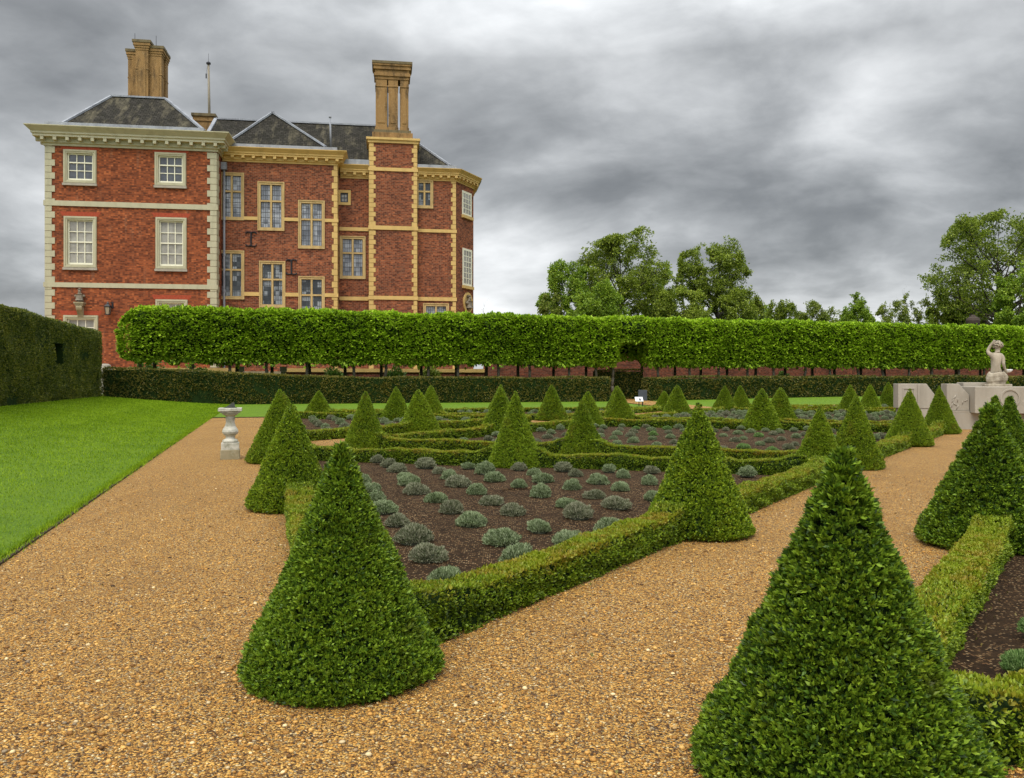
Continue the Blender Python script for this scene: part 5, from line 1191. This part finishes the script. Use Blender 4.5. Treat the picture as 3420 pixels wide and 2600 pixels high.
# ------------------------------------------------------------------ trees beyond the garden
def tree(u, d, v_top, width_px, label, seed, mat, leaves_n=5200, lf=.34, trunk_r=.55, tilt=0, fork=.30, bare=False, spread=.62, base_z=0., clump=1.0, zlow=None):
    rng = np.random.default_rng(seed); x = (u-1105)/F*d; hgt = H+(HV-v_top)/F*d; wr = width_px/2/F*d
    t = empty('bare_tree' if bare else 'tree', (x, d, base_z), 0, label, 'tree', 'trees beyond the garden')
    m = MB(); tips = []; z0 = hgt*fork*.55; zc = z0+(hgt-z0)*.46
    def prof(z): return wr*math.sqrt(max(.02, 1-((z-zc)/((hgt-zc) if z > zc else (zc-z0)*1.35))**2))
    lean = Vector((tilt, 0, 0)); pts = [Vector((0, 0, -.2))]; nk = 7
    for k in range(nk):
        f = (k+1)/nk; pts.append(Vector((rng.normal(0, .25), rng.normal(0, .25), 0))*f*1.6+Vector((0, 0, hgt*.74*f))+lean*f)
    rad_at = lambda f: max(.05, trunk_r*(1.15-f)**1.1)
    for k in range(nk): m.tube(pts[k], pts[k+1], rad_at(k/nk), rad_at((k+1)/nk), 8)
    def on(f): k = min(nk-1, int(f*nk)); return pts[k].lerp(pts[k+1], f*nk-k)
    NL = 42 if not bare else 16
    for q in range(NL):
        f = .20+.78*((q+rng.uniform(0, 1))/NL)**.9; p0 = on(f); az = q*2.4+rng.normal(0, .4)
        el = R(2+50*f**1.8+rng.normal(0, 9)); ln_max = prof(min(hgt*.97, p0.z+.25*wr*math.sin(el))) if not bare else wr
        L = max(hgt*.06, ln_max*rng.uniform(.72, 1.06)); dr = Vector((math.cos(az)*math.cos(el), math.sin(az)*math.cos(el), math.sin(el)))
        L = min(L/max(.35, math.cos(el)), (hgt*1.0-p0.z)/max(.2, math.sin(el))); r0 = min(rad_at(f)*.6, trunk_r*.42); p = p0; n = 5
        for k in range(n):
            dr = (dr+Vector(rng.normal(0, .13, 3))+Vector((0, 0, .05))).normalized(); p2 = p+dr*(L/n); m.tube(p, p2, r0*(1-.17*k), r0*(1-.17*(k+1)), 5)
            if k >= 1:
                for _ in range(4):
                    td = (dr*.5+Vector(rng.normal(0, .6, 3))+Vector((0, 0, .15))).normalized(); tl = L*rng.uniform(.14, .30); e1_ = p2+td*tl
                    m.tube(p2, e1_, r0*.28, r0*.10, 4); tips.append((e1_, 0)); tips.append((p2.lerp(e1_, .5), 0))
                    if bare:
                        for _ in range(2): m.tube(e1_, e1_+(td+Vector(rng.normal(0, .5, 3))).normalized()*tl*.7, r0*.10, r0*.04, 3)
            p = p2
        tips.append((p, 0))
    T_ = np.array([tuple(q) for q, _ in tips])
    if not bare:                                  # twigs end inside the crown
        bv_ = np.array(m.v); cc_ = np.array((tilt*.6, 0, zc)); dv_ = bv_-cc_; hh_ = np.where(dv_[:, 2] > 0, hgt-zc, 9e9); q_n = np.sqrt((dv_[:, 0]/wr)**2+(dv_[:, 1]/wr)**2+(dv_[:, 2]/hh_)**2)
        k_ = np.where(dv_[:, 2] > -(zc-z0)*.8, np.minimum(1, .90/np.maximum(q_n, 1e-6)), 1); m.v = [tuple(p_) for p_ in cc_+dv_*k_[:, None]]
    m.build('trunk', MT['bark_pale'] if bare else MT['bark'], t, smooth=True)
    if bare and leaves_n == 0: return t
    leaves_n = int(leaves_n*3.4); lf *= .86
    sel = T_[rng.integers(0, len(T_), leaves_n)]
    rad = wr*.10*clump
    dirs = unit(rng.normal(0, 1, (leaves_n, 3))); off = dirs*np.array((1, 1, .62))*(rad*rng.uniform(.1, 1.15, leaves_n)**.7)[:, None]
    P = sel+off
    # keep the foliage inside the species' rounded outline, with some ragged twigs
    cc = np.array((tilt*.6, 0, zc)); dv = P-cc; hz_ = np.where(dv[:, 2] > 0, hgt-zc, (zc-z0)*1.25); qn = np.sqrt((dv[:, 0]/wr)**2+(dv[:, 1]/wr)**2+(dv[:, 2]/hz_)**2)
    lob = lump(rng, 18); lim = .94+.09*lob(unit(dv)*1.9)+rng.uniform(-.05, .05, len(P)); P = cc+dv*np.minimum(1, lim/np.maximum(qn, 1e-6))[:, None]
    P[:, 2] = np.maximum(P[:, 2], z0*.6)
    V, Q, Tt = leaves(rng, P, dirs, 3, lf, lf*.6, .6, .0, .8)
    link('crown', np_mesh('crown', V, Q, None, [MT[mat]]), parent=t); return t
tree(1338, 128, 496, 235, 'tall dark-trunked round tree, biggest of those left of centre right', 201, 'tree', 6500, .36, .62, fork=.36)
tree(1228, 122, 556, 135, 'bright leafy tree at the left end of the group, beside the tallest round one', 202, 'tree_fresh', 4600, .34, .4, fork=.28)
tree(1420, 135, 545, 110, 'loose light tree between the two tallest of the group', 203, 'tree_fresh', 2600, .33, .35, fork=.34)
tree(1553, 130, 500, 195, 'tall open tree with visible limbs, right of the round one', 204, 'tree', 5600, .36, .6, fork=.34, clump=.9)
tree(1188, 118, 612, 60, 'low yellowish bush-tree at the far left foot of the group', 205, 'tree_olive', 1500, .32, .25, fork=.3)
tree(1285, 112, 606, 150, 'low spreading leafy tree below the tallest round one', 206, 'tree_fresh', 4200, .33, .35, fork=.25)
tree(1470, 118, 612, 140, 'low leafy tree below the gap of the two tallest', 207, 'tree', 3600, .33, .35, fork=.25)
tree(1600, 124, 612, 120, 'low tree at the right foot of the tall open tree', 208, 'tree', 3000, .33, .35, fork=.28)
tree(1686, 150, 632, 92, 'small rounded tree right of the group, against the sky', 209, 'tree', 2800, .36, .35, fork=.28)
tree(1752, 155, 640, 90, 'brownish budding tree next to the small rounded one', 210, 'tree_olive', 2600, .33, .32, fork=.28)
tree(1852, 140, 626, 80, 'bright green ball-shaped tree standing apart above the screen', 211, 'tree_fresh', 3600, .36, .35, fork=.22)
tree(1922, 165, 640, 90, 'small open tree between the bright ball-shaped one and the bare one', 212, 'tree_olive', 2000, .36, .32, fork=.3)
tree(1985, 130, 612, 90, 'thin half-bare tree in front of the big right-hand tree', 213, 'tree_olive', 700, .3, .3, fork=.35, bare=True)
tree(2150, 118, 450, 330, 'very tall tree with thin upright crown cut by the right picture edge', 214, 'tree', 7600, .34, .62, fork=.30, clump=.85)
tree(2205, 105, 560, 120, 'leafy bright tree low at the right picture edge', 215, 'tree_fresh', 3600, .34, .35, fork=.28)
tree(2050, 125, 620, 100, 'low leafy tree under the left side of the very tall one', 216, 'tree', 3000, .34, .35, fork=.25)
tree(1640, 170, 650, 90, 'faint small tree far behind the tall open tree, right side', 217, 'tree_fresh', 1800, .38, .3, fork=.3)
tree(1800, 175, 662, 110, 'lowest distant tree between the brownish and the bright ball-shaped trees', 218, 'tree_olive', 1800, .38, .3, fork=.3)
tree(1052, 120, 636, 44, 'bare leafless small tree beside the right end of the house', 219, 'tree', 0, .3, .14, fork=.35, bare=True)

# ------------------------------------------------------------------ sky, sun, camera
w = bpy.data.worlds.new('World'); bpy.context.scene.world = w; w.use_nodes = True
class WM(Mat):
    def __init__(s, w): s.t = w.node_tree; s.b = s.t.nodes['Background']; s.o = s.t.nodes['World Output']
M = WM(w)
SKX, SKY_ = 3.1, 1.7
SUN_EL, SUN_AZ = R(58), R(205)                   # azimuth clockwise from +y: behind the camera, a little left
sky = M.n('ShaderNodeTexSky', sky_type='NISHITA', sun_disc=False, sun_elevation=SUN_EL, sun_rotation=SUN_AZ, air_density=1, dust_density=2)
d = M.n('ShaderNodeTexCoord').outputs['Generated']; sp = M.n('ShaderNodeSeparateXYZ', {0: d})
z = M.math('MAXIMUM', sp.outputs[2], 0.0); den = M.math('ADD', z, .30)
pv = M.n('ShaderNodeCombineXYZ', {0: M.math('DIVIDE', sp.outputs[0], den), 1: M.math('DIVIDE', sp.outputs[1], den), 2: 0.0}).outputs[0]
mp = M.n('ShaderNodeMapping', {'Vector': pv, 'Location': (SKX, SKY_, 0), 'Rotation': (0, 0, R(20)), 'Scale': (1.15, 1.25, 1)}).outputs[0]
wp = M.n('ShaderNodeVectorMath', {0: mp, 1: M.n('ShaderNodeVectorMath', {0: M.noise(mp, .9, 3, out='Color'), 1: (.38, .38, 0)}, operation='MULTIPLY').outputs[0]}, operation='ADD').outputs[0]
n1 = M.noise(wp, .85, 5, .50); n2 = M.noise(wp, 2.8, 7, .57)
cl = M.math('ADD', M.math('MULTIPLY', n1, .72), M.math('MULTIPLY', n2, .28))
cl = M.math('ADD', cl, .018)
def lobe(v, pw, amt):
    dt = M.n('ShaderNodeVectorMath', {0: d, 1: tuple(Vector(v).normalized())}, operation='DOT_PRODUCT').outputs['Value']
    return M.math('MULTIPLY', M.math('POWER', M.math('MAXIMUM', dt, 0.0), pw), amt)
for v_, pw_, am_ in (((.15, 1, .37), 38.0, .155), ((-.40, 1, .42), 50.0, -.045), ((-.02, 1, .10), 160.0, .07), ((.48, 1, .36), 60.0, .06), ((.50, 1, .17), 90.0, -.02)):
    cl = M.math('ADD', cl, lobe(v_, pw_, am_))
hor = M.math('MULTIPLY', M.math('POWER', M.math('SUBTRACT', 1.0, M.math('MULTIPLY', z, 4.5), True), 2.5), .07)
cl = M.math('ADD', cl, hor)
col = M.ramp(cl, [(.38, (.140,.147,.153)), (.46, (.215,.224,.231)), (.53, (.345,.357,.366)), (.60, (.54,.555,.565)), (.71, (.88,.895,.905))])
zen = M.math('ADD', 1.0, M.math('MULTIPLY', M.math('POWER', M.math('MAXIMUM', M.math('SUBTRACT', z, .36), 0.0), .8), 5.0))   # overcast: brighter overhead
back = M.math('ADD', 1.0, M.math('MULTIPLY', M.math('MAXIMUM', M.math('MULTIPLY', sp.outputs[1], -1.0), 0.0), 1.4))
colz = M.n('ShaderNodeVectorMath', {0: col, 3: M.math('MULTIPLY', zen, back)}, operation='SCALE').outputs[0]
bg1 = M.n('ShaderNodeBackground', {'Color': sky.outputs[0], 'Strength': .10}); bg2 = M.b
M.t.links.new(colz, bg2.inputs['Color']); bg2.inputs['Strength'].default_value = .82
mx = M.n('ShaderNodeMixShader', {0: .94, 1: bg1.outputs[0], 2: bg2.outputs[0]}); M.t.links.new(mx.outputs[0], M.o.inputs['Surface'])

L = bpy.data.lights.new('sun', 'SUN'); L.energy = 1.5; L.angle = R(28); L.color = (1, .935, .82)
lo = bpy.data.objects.new('sun', L); C.objects.link(lo)
sd = Vector((math.sin(SUN_AZ)*math.cos(SUN_EL), math.cos(SUN_AZ)*math.cos(SUN_EL), math.sin(SUN_EL)))
lo.rotation_euler = sd.to_track_quat('Z', 'Y').to_euler()
cam = bpy.data.cameras.new('camera'); co = bpy.data.objects.new('camera', cam); C.objects.link(co)
co.location = (0, 0, H); co.rotation_euler = (R(90), 0, 0); cam.sensor_width = 36; cam.lens = F/2210*36; cam.sensor_fit = 'HORIZONTAL'
cam.shift_y = -20/2210; cam.clip_end = 3000; cam.clip_start = .05
sc = bpy.context.scene; sc.camera = co
sc.view_settings.view_transform = 'Standard'; sc.view_settings.look = 'None'; sc.view_settings.gamma = 1; sc.view_settings.exposure = .55
sc.render.resolution_x = 1024; sc.render.resolution_y = 778
sc.cycles.max_bounces = 6; sc.cycles.diffuse_bounces = 3; sc.cycles.transmission_bounces = 3
print('faces', sum(len(me.polygons) for me in bpy.data.meshes))
